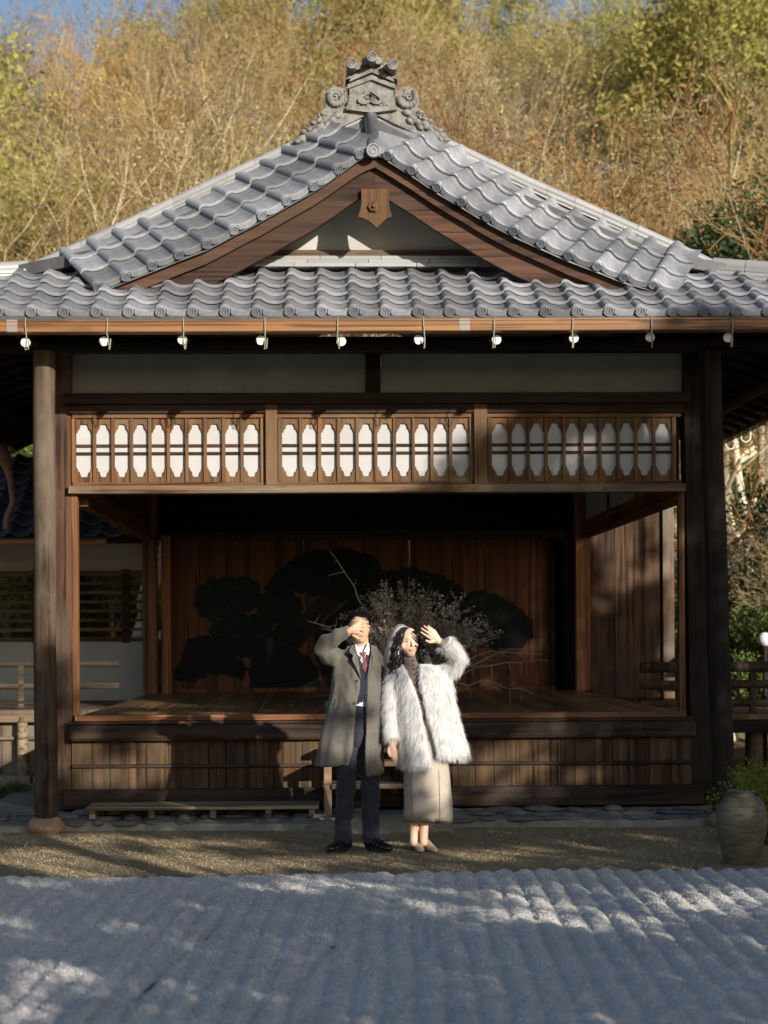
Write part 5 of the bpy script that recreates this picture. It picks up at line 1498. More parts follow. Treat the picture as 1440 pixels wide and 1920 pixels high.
def skin_mat(name, c, red):
    t = NT(name); nz = t.noise(t.coords(), 18, 4, 0.6)
    t.col(t.mix(nz, c, red), 0.5, 0.4)
    t.b.inputs['Subsurface Weight'].default_value = 0.12; t.b.inputs['Subsurface Radius'].default_value = (0.02, 0.008, 0.004); t.b.inputs['Subsurface Scale'].default_value = 0.3
    return t.m
def cloth_mat(name, c1, c2, scale=500, rough=0.9, big=0.15):
    t = NT(name); a = t.noise(t.coords((1, 1, 0.6)), scale, 2, 0.8); b = t.noise(t.coords(), 9, 4, 0.6)
    c = t.mix(t.ramp(a, [(0.35, (0, 0, 0)), (0.65, (1, 1, 1))]), c1, c2)
    c = t.mix(t.ramp(b, [(0.3, (1 - big,) * 3), (0.7, (1, 1, 1))]), (0, 0, 0), c)
    t.col(c, rough, 0.15); t.bump(a, 0.4, 0.002)
    t.b.inputs['Sheen Weight'].default_value = 0.15
    return t.m
M['skin_m'] = skin_mat('skin_warm', (0.56, 0.36, 0.25), (0.50, 0.29, 0.20)); M['skin_f'] = skin_mat('skin_light', (0.64, 0.43, 0.32), (0.60, 0.37, 0.28))
M['coat'] = cloth_mat('grey_wool', (0.075, 0.069, 0.060), (0.175, 0.162, 0.142), 330, big=0.2)
M['navy'] = cloth_mat('navy_wool', (0.014, 0.016, 0.028), (0.03, 0.034, 0.055), 500)
M['trouser'] = cloth_mat('slate_navy_wool', (0.020, 0.023, 0.036), (0.045, 0.05, 0.072), 500, big=0.25)
M['shirt'] = mat_plain('shirt_white', (0.66, 0.67, 0.76), 0.8, 0.2, 0.05, 20)
t = NT('burgundy_tie'); v_ = t.n('ShaderNodeTexVoronoi'); v_.inputs['Scale'].default_value = 170; t.l(t.coords(), v_.inputs['Vector'])
t.col(t.mix(t.ramp(v_.outputs['Distance'], [(0.25, (1, 1, 1)), (0.35, (0, 0, 0))]), (0.13, 0.018, 0.03), (0.42, 0.24, 0.26)), 0.6, 0.3); M['tie'] = t.m
M['leather'] = mat_plain('black_leather', (0.008, 0.008, 0.010), 0.22, 0.6); M['sole'] = mat_plain('dark_sole', (0.03, 0.028, 0.022), 0.6, 0.3)
M['hair'] = mat_plain('black_hair', (0.010, 0.009, 0.010), 0.45, 0.35)
t = NT('white_fur'); nz = t.noise(t.coords(), 14, 4, 0.6)
t.col(t.mix(nz, (0.54, 0.535, 0.53), (0.69, 0.69, 0.70)), 0.8, 0.2)
M['fur'] = t.m
M['skirt'] = cloth_mat('taupe_wool', (0.30, 0.265, 0.225), (0.47, 0.42, 0.365), 420, big=0.12)
M['knit'] = cloth_mat('mauve_brown_knit', (0.13, 0.095, 0.085), (0.22, 0.165, 0.15), 300)
M['suede'] = mat_plain('beige_suede', (0.47, 0.38, 0.28), 0.85, 0.2, 0.12, 20); M['button'] = mat_plain('dark_button', (0.02, 0.018, 0.016), 0.3, 0.5)
M['lip'] = mat_plain('rose_lips', (0.42, 0.12, 0.11), 0.4, 0.4); M['lip_m'] = mat_plain('soft_lips', (0.44, 0.20, 0.16), 0.5, 0.3)
M['eye_white'] = mat_plain('eye_white', (0.75, 0.73, 0.72), 0.3, 0.5); M['iris'] = mat_plain('dark_iris', (0.012, 0.008, 0.006), 0.15, 0.6); M['brow'] = mat_plain('dark_brow', (0.02, 0.014, 0.012), 0.8, 0.2)
M['pearl'] = mat_plain('pearl', (0.8, 0.78, 0.75), 0.15, 0.6)
t = NT('white_tulle'); t.col((0.80, 0.79, 0.80), 0.8, 0.2)
out = t.t.nodes['Material Output']; tr = t.n('ShaderNodeBsdfTransparent'); tl = t.n('ShaderNodeBsdfTranslucent'); tl.inputs[0].default_value = (0.8, 0.8, 0.8, 1)
m1 = t.n('ShaderNodeMixShader'); m1.inputs[0].default_value = 0.4; t.l(t.b.outputs[0], m1.inputs[1]); t.l(tl.outputs[0], m1.inputs[2])
m2 = t.n('ShaderNodeMixShader'); m2.inputs[0].default_value = 0.38; t.l(m1.outputs[0], m2.inputs[1]); t.l(tr.outputs[0], m2.inputs[2]); t.l(m2.outputs[0], out.inputs['Surface']); M['tulle'] = t.m

class Person:
    def __init__(s, label, px, py):
        p = on_ground(px, py); s.root = thing('person', label, 'person', (p.x, p.y, 0))
    def add(s, name, me, mat, parent=None, **kw):
        o = place(name, me, M[mat] if isinstance(mat, str) else mat, parent or s.root, **kw)
        if parent is None: o.matrix_parent_inverse = Matrix.Translation(-s.root.location)
        return o
def hand(m, wrist, knuckles, tips, thumb, r=0.0088, bend=0.3, up=(0, -1, 0)):
    """wrist point, four knuckles, four tips, thumb (base, mid, tip); fingers bend at mid joints"""
    up = Vector(up)
    limb(m, [wrist, wrist.lerp(knuckles[1], 0.35)], [0.026, 0.025])
    for k in knuckles:
        limb(m, [wrist.lerp(k, 0.25), wrist.lerp(k, 0.65), k], [0.021, 0.0165, 0.0118], 10)
    for i in range(3):
        a, b = knuckles[i], knuckles[i + 1]; limb(m, [a.lerp(wrist, 0.15), b.lerp(wrist, 0.15)], [0.0125, 0.0125], 10)
    for i, (k, t_) in enumerate(zip(knuckles, tips)):
        L = (t_ - k).length; mid = k.lerp(t_, 0.42) + up * L * bend * 0.35; dst = k.lerp(t_, 0.75) + up * L * bend * 0.26
        limb(m, [k, mid, dst, t_], [r * 1.12, r * 1.02, r * 0.93, r * 0.78], 10)
    limb(m, list(thumb), [0.0155, 0.0112, 0.0086], 10)
def hit_fn(me):
    v = [x.co.copy() for x in me.vertices]; bv = BVHTree.FromPolygons(v, [tuple(p.vertices) for p in me.polygons])
    def hit(px, py, off=0.0015):
        tgt = at(px, py, PY); d = (tgt - CAM).normalized()
        loc, nor, _, _ = bv.ray_cast(CAM + d * 11.5, d, 4.0)
        return (loc - d * off) if loc else tgt
    return hit
def patch(hit, pts, off=0.0015):
    """small surface patch laid on the face through pixel outline points"""
    c = (sum(p[0] for p in pts) / len(pts), sum(p[1] for p in pts) / len(pts))
    ring = [hit(x, y, off * 0.4) for x, y in pts]; mid = [hit(c[0] + (x - c[0]) * 0.5, c[1] + (y - c[1]) * 0.5, off) for x, y in pts]; n = len(pts)
    m = MB(); m.add(ring + mid + [hit(c[0], c[1], off)], [(k, (k + 1) % n, n + (k + 1) % n, n + k) for k in range(n)] + [(n + k, n + (k + 1) % n, 2 * n) for k in range(n)], True)
    return m.mesh('patch')
def oval(cx, cy, rx, ry, n=10, tilt=0.0, pinch=0.0):
    o = []
    for k in range(n):
        a = 2 * math.pi * k / n; x, y = rx * math.cos(a), ry * math.sin(a) * (1 - pinch * abs(math.cos(a)) ** 2)
        o.append((cx + x * math.cos(tilt) - y * math.sin(tilt), cy + x * math.sin(tilt) + y * math.cos(tilt)))
    return o
def strands(me, n, lmin, lmax, width, seed, flow=(0, 0, -1), out=0.45, jit=0.35, keep=None, root_in=0.004, bend=0.3):
    """hair or fur: slender two-piece blades on a surface"""
    rng = np.random.default_rng(seed)
    me.calc_loop_triangles()
    nv = len(me.vertices); co = np.empty(nv * 3); me.vertices.foreach_get('co', co); co = co.reshape(-1, 3)
    no = np.empty(nv * 3); me.vertices.foreach_get('normal', no); no = no.reshape(-1, 3)
    tri = np.empty(len(me.loop_triangles) * 3, np.int32); me.loop_triangles.foreach_get('vertices', tri); tri = tri.reshape(-1, 3)
    A, B, C = co[tri[:, 0]], co[tri[:, 1]], co[tri[:, 2]]
    ar = np.linalg.norm(np.cross(B - A, C - A), axis=1); pr = ar / ar.sum()
    idx = rng.choice(len(tri), n, p=pr); u, w = rng.random(n), rng.random(n); sw = u + w > 1; u[sw], w[sw] = 1 - u[sw], 1 - w[sw]
    P = A[idx] + (B - A)[idx] * u[:, None] + (C - A)[idx] * w[:, None]
    Nn = unit(no[tri[idx, 0]])
    if keep is not None:
        k = keep(P, Nn); P, Nn = P[k], Nn[k]; n = len(P)
    cl = np.stack([vnoise(P[:, 0] * 1.0 + 30, P[:, 2] + 30 + P[:, 1], 0.035, seed + s) - 0.5 for s in range(3)], -1)
    fl = np.asarray(flow(P) if callable(flow) else np.tile(np.array(flow, float), (n, 1)))
    fl = fl - Nn * (fl * Nn).sum(1, keepdims=True) * 0.8
    d = unit(unit(fl) + Nn * out + cl * 1.6 * jit + rng.normal(0, jit * 0.55, (n, 3)))
    L = rng.uniform(lmin, lmax, (n, 1)); d2 = unit(d + np.array([0, 0, -bend]) + rng.normal(0, 0.12, (n, 3)))
    sd = unit(np.cross(d, Nn + rng.normal(0, 0.4, (n, 3)))) * width * rng.uniform(0.6, 1.2, (n, 1))
    p0 = P - Nn * root_in; p1 = p0 + d * L * 0.5; p2 = p1 + d2 * L * 0.5
    V = np.stack([p0 - sd, p0 + sd, p1 + sd * 0.75, p1 - sd * 0.75, p2], 1).reshape(-1, 3)
    q = np.array([0, 1, 2, 3]); t3 = np.array([3, 2, 4]); b = 5 * np.arange(n)
    loops = np.concatenate([(q[None] + b[:, None]), (t3[None] + b[:, None])], 1).ravel()
    return fast_mesh('strands', V, loops, np.tile([4, 3], n), True)

# ---------------- man
man = Person('man in long grey wool coat and navy trousers shading his eyes', 672, 1585)
m = MB()
R = Matrix.Rotation(0.10, 3, 'Y')
sphere(m, pp(672, 1172, 0.0), (0.077, 0.096, 0.100), 16, 22, R)
sphere(m, pp(675, 1186, -0.018), (0.064, 0.076, 0.078), 14, 20, R)
sphere(m, pp(678, 1197, -0.05), (0.037, 0.034, 0.036), 10, 14)
sphere(m, pp(679, 1184, -0.094), (0.013, 0.02, 0.016), 8, 10)                       # nose
m.tube([pp(678, 1174, -0.088), pp(679, 1184, -0.100)], [0.008, 0.012], 8)
sphere(m, pp(680, 1191, -0.083), (0.021, 0.014, 0.0075), 8, 12); sphere(m, pp(680, 1195, -0.08), (0.018, 0.014, 0.008), 8, 12)
for s, x in ((-1, 653), (1, 691)): sphere(m, pp(x, 1179, 0.01), (0.008, 0.02, 0.031), 8, 10)
limb(m, [pp(676, 1196, 0.01), pp(678, 1216, 0.02), pp(676, 1236, 0.02)], [0.058, 0.056, 0.075])
limb(m, [pp(676, 1250, 0.02), pp(674, 1300, 0.01), pp(672, 1370, 0.01)], [0.105, 0.095, 0.095])
for x0, x1, x2 in ((657, 651, 643), (691, 694, 695)):
    limb(m, [pp(x0, 1380, 0.01), pp(x1, 1470, -0.005), pp(x2, 1558, 0.012)], [0.06, 0.045, 0.032])
sh, el, wr = pp(640, 1238, 0.01), pp(605, 1214, -0.095), pp(655, 1183, -0.185)
limb(m, [sh, el, wr], [0.045, 0.030, 0.025])
sh2, el2, wr2 = pp(708, 1240, 0.02), pp(720, 1305, 0.06), pp(737, 1354, -0.02)
limb(m, [sh2, el2, wr2], [0.045, 0.032, 0.026])
limb(m, [pp(660, 1248, 0.02), sh], [0.05, 0.042]); limb(m, [pp(690, 1248, 0.02), sh2], [0.05, 0.042])
hand(m, pp(656, 1182, -0.185), [pp(674, 1166, -0.182), pp(675.5, 1173, -0.186), pp(675, 1180, -0.184), pp(672.5, 1186.5, -0.178)],
     [pp(690, 1166, -0.150), pp(693, 1174, -0.148), pp(691, 1182, -0.150), pp(685, 1189, -0.152)], [pp(662, 1190, -0.165), pp(670, 1196, -0.150), pp(678, 1197, -0.130)], bend=0.25)
hand(m, pp(737, 1358, -0.03), [pp(730, 1376, -0.075), pp(735, 1379, -0.085), pp(740, 1380, -0.085), pp(743, 1379, -0.075)],
     [pp(731, 1399, -0.10), pp(735, 1402, -0.11), pp(739, 1401, -0.11), pp(743, 1397, -0.10)], [pp(730, 1366, -0.06), pp(727, 1375, -0.085), pp(727, 1384, -0.10)], bend=0.35)
me = fuse(m, 'body', 0.0042, 5)
body = man.add('body', me, 'skin_m'); hit = hit_fn(me)
man.add('mouth', patch(hit, oval(680, 1193, 6.0, 1.7, 12, -0.12, 0.5), 0.002), 'lip_m')
m = MB()
sphere(m, pp(671, 1166, 0.014), (0.079, 0.094, 0.078), 14, 20, R); sphere(m, pp(669, 1174, 0.045), (0.077, 0.072, 0.09), 12, 16)
sphere(m, pp(676, 1155, -0.03), (0.048, 0.05, 0.028), 10, 14); sphere(m, pp(665, 1156.5, -0.02), (0.045, 0.05, 0.03), 10, 14)
hm = fuse(m, 'hair', 0.006, 4); hairo = man.add('hair', hm, 'hair')
man.add('hair_strands', strands(hm, 5200, 0.018, 0.05, 0.0016, 3, flow=lambda P: np.stack([0.6 + 0 * P[:, 0], -0.5 + 0 * P[:, 0], 0.25 + 0 * P[:, 0]], -1), out=0.55, jit=0.5, keep=lambda P, N: P[:, 2] > pp(670, 1178).z), 'hair', hairo).matrix_parent_inverse = Matrix.Identity(4)
# shirt, vest, tie, trousers
m = MB(); limb(m, [pp(677, 1228, 0.02), pp(675, 1260, 0.012), pp(674, 1310, 0.01), pp(673, 1345, 0.01)], [0.085, 0.125, 0.118, 0.118], 18)
man.add('shirt', fuse(m, 'shirt', 0.009, 4), 'shirt')
def slab(pts, dy, th=0.006):
    q = [pp(a, b, d) for a, b, d in pts]; m = MB(); n = len(q)
    m.add([p for p in q] + [p + Vector((0, th, 0)) for p in q], [tuple(range(n)), tuple(reversed(range(n, 2 * n)))] + [(k, n + k, n + (k + 1) % n, (k + 1) % n) for k in range(n)])
    return m
for q in (((663, 1208, -0.03), (666, 1207, -0.055), (680, 1222, -0.105), (675, 1232, -0.125), (668, 1224, -0.10)), ((692, 1206, -0.03), (690, 1206, -0.055), (682, 1222, -0.105), (691, 1229, -0.12), (693, 1220, -0.09))):
    man.add('shirt_collar', slab(q, 0).mesh('shirt_collar'), 'shirt', bevel=0.002)
m = MB(); k = [(675, 1223, -0.122), (687, 1222, -0.122), (684, 1233, -0.136), (679, 1233, -0.136)]
tie = man.add('tie', slab([(679, 1233, -0.136), (684, 1233, -0.136), (690, 1252, -0.142), (686, 1263, -0.146), (680, 1252, -0.142)], 0, 0.008).mesh('tie'), 'tie', bevel=0.002)
man.add('tie_knot', slab(k, 0, 0.014).mesh('tie_knot'), 'tie', bevel=0.004)
m = shell([(1226, 1226, 640, 708, 668, 694, 0.125), (1240, 1240, 636, 712, 674, 692, 0.145), (1258, 1258, 634, 714, 681, 689, 0.152), (1268, 1268, 634, 714, 684.5, 685, 0.154), (1290, 1290, 635, 714, 684, 684.4, 0.152), (1306, 1306, 637, 712, 683, 683.4, 0.148), (1316, 1318, 637, 712, 678, 688, 0.148)], 36, 0.008)
man.add('vest', m.mesh('vest'), 'navy')
for py in (1272, 1288, 1302):
    p = pp(686, py, -0.156); m = MB(); m.tube([p, p + Vector((0, 0.006, 0))], 0.0055, 8); man.add('vest_button', m.mesh('vest_button'), 'button')
m = MB()
limb(m, [pp(673, 1334, 0.012), pp(673, 1375, 0.012)], [0.132, 0.135], 16)
for a in (((660, 1385), (650, 1460), (646, 1500), (643.5, 1545), (643, 1569)), ((690, 1385), (694, 1460), (695, 1500), (695.5, 1545), (696, 1569))):
    limb(m, [pp(x, y, 0.01) for x, y in a], [0.098, 0.074, 0.067, 0.064, 0.066], 18)
    b = a[-1]; m.tube([pp(b[0], b[1] - 4, 0.01), pp(b[0], b[1] + 4, 0.008)], [0.067, 0.069], 18)
tm = fuse(m, 'trousers', 0.007, 5); wobble(tm, 0.018, 0.05, 5, (0.7, 0.7, 1.3)); man.add('trousers', tm, 'trouser')
# coat
L = [(1212, 1212, 652, 704, 664, 696, 0.075), (1222, 1222, 636, 712, 668, 698, 0.115), (1234, 1234, 628, 717, 670, 696, 0.145), (1252, 1252, 624, 719, 674, 692, 0.165), (1272, 1272, 621, 720, 676.5, 688.5, 0.172), (1300, 1300, 617, 720, 672, 687.5, 0.172), (1330, 1330, 611, 719, 668, 687, 0.174), (1360, 1362, 605, 719, 664, 686, 0.18), (1395, 1405, 597, 718, 659, 685, 0.188), (1420, 1436, 592, 718, 656, 684, 0.192), (1432, 1452, 589, 718, 654, 684, 0.194)]
m = shell(L, 60, 0.02, 0.03, 1.0, 0.012)
limb(m, [pp(641, 1236, 0.012), pp(622, 1232, -0.02), pp(606, 1217, -0.085)], [0.078, 0.077, 0.066], 16); limb(m, [pp(606, 1217, -0.085), pp(613, 1203, -0.115), pp(632, 1193, -0.15)], [0.066, 0.060, 0.054], 16)
m.tube([pp(632, 1193, -0.15), pp(655, 1182, -0.182)], [0.054, 0.046], 16)
limb(m, [pp(706, 1238, 0.02), pp(719, 1300, 0.06)], [0.072, 0.062], 16); limb(m, [pp(719, 1300, 0.06), pp(732, 1335, 0.02)], [0.062, 0.05], 16); m.tube([pp(732, 1335, 0.02), pp(737, 1355, -0.015)], [0.05, 0.046], 14)
cm = fuse(m, 'coat', 0.0075, 4); wobble(cm, 0.024, 0.075, 9, (1.5, 1.5, 0.45)); coat = man.add('coat', cm, 'coat')
hitc = hit_fn(cm)
def csub(pts, name, th=0.007, off=0.006, mat='coat'):
    q = [hitc(a, b, off) for a, b in pts]; m = MB(); n = len(q)
    m.add(q + [p + Vector((0, th, 0)) for p in q], [tuple(range(n)), tuple(reversed(range(n, 2 * n)))] + [(k, n + k, n + (k + 1) % n, (k + 1) % n) for k in range(n)])
    o = place(name, m.mesh(name), M[mat], coat, bevel=0.002); return o
def lap(pts, name):
    q = [pp(*p) for p in pts]; m = MB(); n = len(q)
    m.add(q + [p + Vector((0, 0.009, 0)) for p in q], [tuple(range(n)), tuple(reversed(range(n, 2 * n)))] + [(k, n + k, n + (k + 1) % n, (k + 1) % n) for k in range(n)])
    place(name, m.mesh(name), M['coat'], coat, bevel=0.003)
lap([(663, 1209, -0.05), (669, 1222, -0.128), (677, 1273, -0.180), (668, 1252, -0.190), (660, 1236, -0.178), (662, 1229, -0.166), (655, 1222, -0.13), (657, 1212, -0.06)], 'lapel')
lap([(695, 1208, -0.05), (699, 1214, -0.07), (706, 1224, -0.118), (701, 1232, -0.155), (703, 1238, -0.160), (697, 1256, -0.182), (688, 1273, -0.182), (692, 1248, -0.165), (696, 1226, -0.13)], 'lapel')
csub([(611, 1316), (629, 1310), (627, 1322), (609, 1327)], 'pocket_flap', 0.006, 0.008)
for x, y in ((669, 1277), (663.5, 1319)):
    p = hitc(x, y, 0.004); m = MB(); m.tube([p, p + Vector((0, 0.006, 0))], 0.0105, 12); place('button', m.mesh('button'), M['button'], coat)
# shoes
def shoe(px0, toe, mat, who, sole=True, H=0.105, w=0.05, name='shoe', h0=0.015):
    g = Vector((on_ground(*px0).x, 13.02, 0)); d = Vector(toe).normalized(); L = Vector(toe).length
    m = MB(); s = Vector((d.y, -d.x, 0))
    for f, r, h in ((0.0, 0.8, 1.0), (0.18, 0.82, 0.95), (0.36, 0.86, 0.80), (0.55, 0.95, 0.62), (0.75, 1.0, 0.5), (0.92, 0.85, 0.42)):
        c = g + d * (L * (f - 0.15)) + Vector((0, 0, h0)); hh = H * h
        R_ = Matrix((s, d, Vector((0, 0, 1)))).transposed()
        sphere(m, c + Vector((0, 0, hh * 0.42)), (w * r, L * 0.2, hh * 0.62), 10, 16, R_)
    me = fuse(m, name, 0.0045, 6)
    co = np.empty(len(me.vertices) * 3, np.float32); me.vertices.foreach_get('co', co); co = co.reshape(-1, 3); co[:, 2] = np.maximum(co[:, 2], 0.012 if sole else 0.003); me.vertices.foreach_set('co', co.ravel()); me.update()
    o = who.add(name, me, mat)
    if sole:
        m = MB(); pts = []
        for k in range(24):
            a = 2 * math.pi * k / 24; lx = math.cos(a); ly = math.sin(a)
            ww = w * (1.06 if lx > 0 else 0.88)
            pts.append(g + d * (L * 0.33 + lx * L * 0.56) + s * (ly * ww))
        n = 24; m.add([p + Vector((0, 0, 0.001)) for p in pts] + [p + Vector((0, 0, 0.026)) for p in pts], [tuple(range(n)), tuple(reversed(range(n, 2 * n)))] + [(k, n + k, n + (k + 1) % n, (k + 1) % n) for k in range(n)])
        place('sole', m.mesh('sole'), M['sole'], o)
    return o
for px, toe in (((645, 1583), (-0.13, -0.19, 0)), ((696, 1583), (0.14, -0.19, 0))):
    o = shoe(px, toe, 'leather', man)
    d = Vector(toe).normalized(); g = Vector((on_ground(*px).x, 13.02, 0)); s = Vector((d.y, -d.x, 0)); m = MB()
    for k in range(4):
        c = g + d * (0.03 + k * 0.022) + Vector((0, 0, 0.112 - k * 0.011)); m.tube([c - s * 0.022, c + Vector((0, 0, 0.006)), c + s * 0.022], 0.0028, 5)
    place('laces', m.mesh('laces'), M['trouser'], o)

# ---------------- woman
woman = Person('woman in shaggy white fur coat and taupe skirt raising her hand', 790, 1588)
WD = -0.06
def wp(px, py, dy=0.0): return pp(px, py, WD + dy)
m = MB(); R = Matrix.Rotation(0.06, 3, 'Y') @ Matrix.Rotation(0.35, 3, 'Z')
sphere(m, wp(764, 1199, 0.01), (0.072, 0.090, 0.092), 16, 22, R)
sphere(m, wp(767, 1211, -0.012), (0.062, 0.070, 0.074), 14, 20, R)
sphere(m, wp(770, 1223, -0.045), (0.036, 0.034, 0.036), 10, 14)
sphere(m, wp(773.5, 1210, -0.088), (0.0105, 0.016, 0.012), 8, 10); m.tube([wp(771.5, 1201, -0.078), wp(773.5, 1209, -0.090)], [0.006, 0.009], 8)
sphere(m, wp(772, 1217.5, -0.074), (0.020, 0.014, 0.006), 8, 12); sphere(m, wp(772, 1221, -0.072), (0.017, 0.013, 0.0065), 8, 12)
for x in (757.5, 777.5): sphere(m, wp(x, 1211, -0.05), (0.027, 0.024, 0.028), 8, 12)
sphere(m, wp(746, 1209, 0.0), (0.007, 0.016, 0.026), 8, 10)
limb(m, [wp(766, 1222, 0.015), wp(768, 1240, 0.02), wp(772, 1256, 0.02)], [0.047, 0.046, 0.06])
limb(m, [wp(776, 1275, 0.02), wp(785, 1320, 0.015), wp(798, 1390, 0.015)], [0.11, 0.095, 0.13])
for a in ((790, 782, 776), (815, 803, 795)):
    limb(m, [wp(a[0], 1400, 0.01), wp(a[1], 1490, 0.0), wp(a[2], 1550, 0.012), wp(a[2] - 0.5, 1580, 0.0)], [0.085, 0.052, 0.034, 0.030])
s1, e1, w1 = wp(836, 1266, 0.0), wp(863, 1238, -0.07), wp(825, 1203, -0.15)
limb(m, [wp(800, 1266, 0.02), s1, e1, w1], [0.06, 0.048, 0.038, 0.023])
s2, e2, w2 = wp(742, 1268, 0.0), wp(730, 1325, 0.0), wp(735, 1392, -0.06)
limb(m, [wp(765, 1268, 0.02), s2, e2, w2], [0.06, 0.048, 0.036, 0.022])
hand(m, wp(823, 1202, -0.155), [wp(803, 1194, -0.175), wp(805, 1188, -0.180), wp(809, 1184, -0.180), wp(814, 1182.5, -0.174)],
     [wp(789, 1185, -0.172), wp(790, 1178, -0.176), wp(795, 1173.5, -0.176), wp(802, 1173, -0.170)], [wp(814, 1202, -0.170), wp(806, 1204, -0.185), wp(799, 1201, -0.19)], 0.0078, 0.12)
hand(m, wp(735, 1394, -0.065), [wp(731, 1410, -0.08), wp(735, 1413, -0.09), wp(739, 1413, -0.09), wp(743, 1411, -0.08)],
     [wp(736, 1426, -0.085), wp(740, 1431, -0.09), wp(743, 1432, -0.09), wp(745, 1427, -0.08)], [wp(730, 1402, -0.075), wp(728, 1410, -0.09), wp(731, 1418, -0.10)], 0.0078, 0.25)
me = fuse(m, 'body', 0.0042, 5); woman.add('body', me, 'skin_f'); hw = hit_fn(me)
for cx, cy, rx in ((762.5, 1203.5, 3.6), (778.0, 1201.5, 2.8)):
    e = woman.add('eye', patch(hw, oval(cx, cy, rx, 1.5, 12, -0.08, 0.4), 0.0012), 'eye_white'); place('iris', patch(hw, oval(cx + 0.6, cy, 1.5, 1.45, 10), 0.0022), M['iris'], e)
    woman.add('lash', patch(hw, [(cx - rx - 0.5, cy - 0.4), (cx - rx * 0.4, cy - 1.9), (cx + rx * 0.5, cy - 2.0), (cx + rx + 0.5, cy - 0.9), (cx + rx * 0.5, cy - 1.1), (cx - rx * 0.4, cy - 1.0)], 0.0022), 'brow')
    woman.add('eyebrow', patch(hw, [(cx - rx - 1.6, cy - 4.0), (cx - rx * 0.3, cy - 6.2), (cx + rx + 1.0, cy - 5.8), (cx + rx + 0.8, cy - 4.7), (cx - rx * 0.2, cy - 4.9)], 0.0014), 'brow')
woman.add('lips', patch(hw, oval(772, 1218.6, 6.2, 2.6, 14, -0.12, 0.35), 0.0022), 'lip')
woman.add('teeth', patch(hw, oval(772.2, 1218.4, 4.6, 1.05, 12, -0.12, 0.4), 0.0042), 'eye_white')
# hair: cap plus waved locks
m = MB()
sphere(m, wp(760, 1194, 0.032), (0.084, 0.092, 0.090), 14, 20); sphere(m, wp(757, 1206, 0.05), (0.080, 0.07, 0.10), 12, 16)
sphere(m, wp(752, 1192, -0.03), (0.030, 0.05, 0.045), 10, 12); sphere(m, wp(771, 1187, -0.012), (0.046, 0.05, 0.022), 10, 12); sphere(m, wp(784, 1196, 0.03), (0.020, 0.05, 0.045), 10, 12)
hm = fuse(m, 'hair', 0.006, 5); hair = woman.add('hair', hm, 'hair')
rr = random.Random(12)
def lock(x0, y0, d0, x1, y1, d1, r, w, ph, turns=2.6):
    m = MB(); pts = []; rad = []
    for k in range(22):
        f = k / 21; amp = w * (0.3 + f)
        pts.append(wp(x0 + (x1 - x0) * f + amp * math.sin(ph + f * turns * 6.28), y0 + (y1 - y0) * f, d0 + (d1 - d0) * f + amp / 253 * 1.0 * math.cos(ph + f * turns * 6.28))); rad.append(r * (1 - 0.75 * f ** 2))
    m.tube(pts, rad, 7); return m
for k in range(26):
    x0 = rr.uniform(741, 752); m = lock(x0, rr.uniform(1190, 1205), rr.uniform(-0.06, 0.03), x0 - rr.uniform(-2, 13), rr.uniform(1238, 1268), rr.uniform(-0.09, 0.0), rr.uniform(0.014, 0.021), rr.uniform(2.0, 4.0), rr.uniform(0, 6)); place('lock', m.mesh('lock'), M['hair'], hair)
for k in range(18):
    x0 = rr.uniform(784, 790); m = lock(x0, rr.uniform(1192, 1208), rr.uniform(0.0, 0.06), x0 + rr.uniform(0, 13), rr.uniform(1228, 1247), rr.uniform(-0.06, 0.02), rr.uniform(0.012, 0.018), rr.uniform(1.6, 3.4), rr.uniform(0, 6)); place('lock', m.mesh('lock'), M['hair'], hair)
m = lock(744, 1240, -0.09, 741, 1272, -0.14, 0.007, 3, 1.0, 1.3); place('lock', m.mesh('lock'), M['hair'], hair)
p = wp(747, 1222, -0.075); m = MB(); sphere(m, p, (0.004, 0.004, 0.005)); sphere(m, p - Vector((0, 0, 0.014)), (0.005, 0.005, 0.009)); woman.add('earring', m.mesh('earring'), 'pearl')
# veil
def sheet(rows, name, par=None):
    m = MB(); w = len(rows[0]); v = [p for r in rows for p in r]
    m.add(v, [(i * w + k, i * w + k + 1, (i + 1) * w + k + 1, (i + 1) * w + k) for i in range(len(rows) - 1) for k in range(w - 1)], True)
    return woman.add(name, m.mesh(name), 'tulle')
left = [(768, 1176), (757, 1170.5), (747, 1170), (738, 1177), (731, 1190), (725, 1208), (720, 1228), (717, 1250)]
inn = [(770, 1180), (762, 1180), (754, 1184), (748, 1194), (745, 1208), (744, 1225), (742, 1242), (740, 1262)]
rows = []
for (a, b), (c, d) in zip(left, inn):
    rows.append([wp(a + (c - a) * f, b + (d - b) * f, 0.03 - 0.055 * math.sin(f * math.pi) + 0.02 * math.sin(f * 9 + b * 0.2) + 0.05 * f * 0) for f in np.linspace(0, 1, 9)])
sheet(rows, 'veil')
rows = [[wp(a + (c - a) * f, b + (d - b) * f, 0.06 + 0.02 * math.sin(f * 7 + b * 0.15)) for f in np.linspace(0, 1, 7)] for (a, b), (c, d) in zip([(778, 1186), (785, 1196), (792, 1208), (799, 1220), (806, 1232), (810, 1244)], [(770, 1192), (776, 1206), (784, 1220), (790, 1234), (796, 1246), (800, 1256)])]
sheet(rows, 'veil')
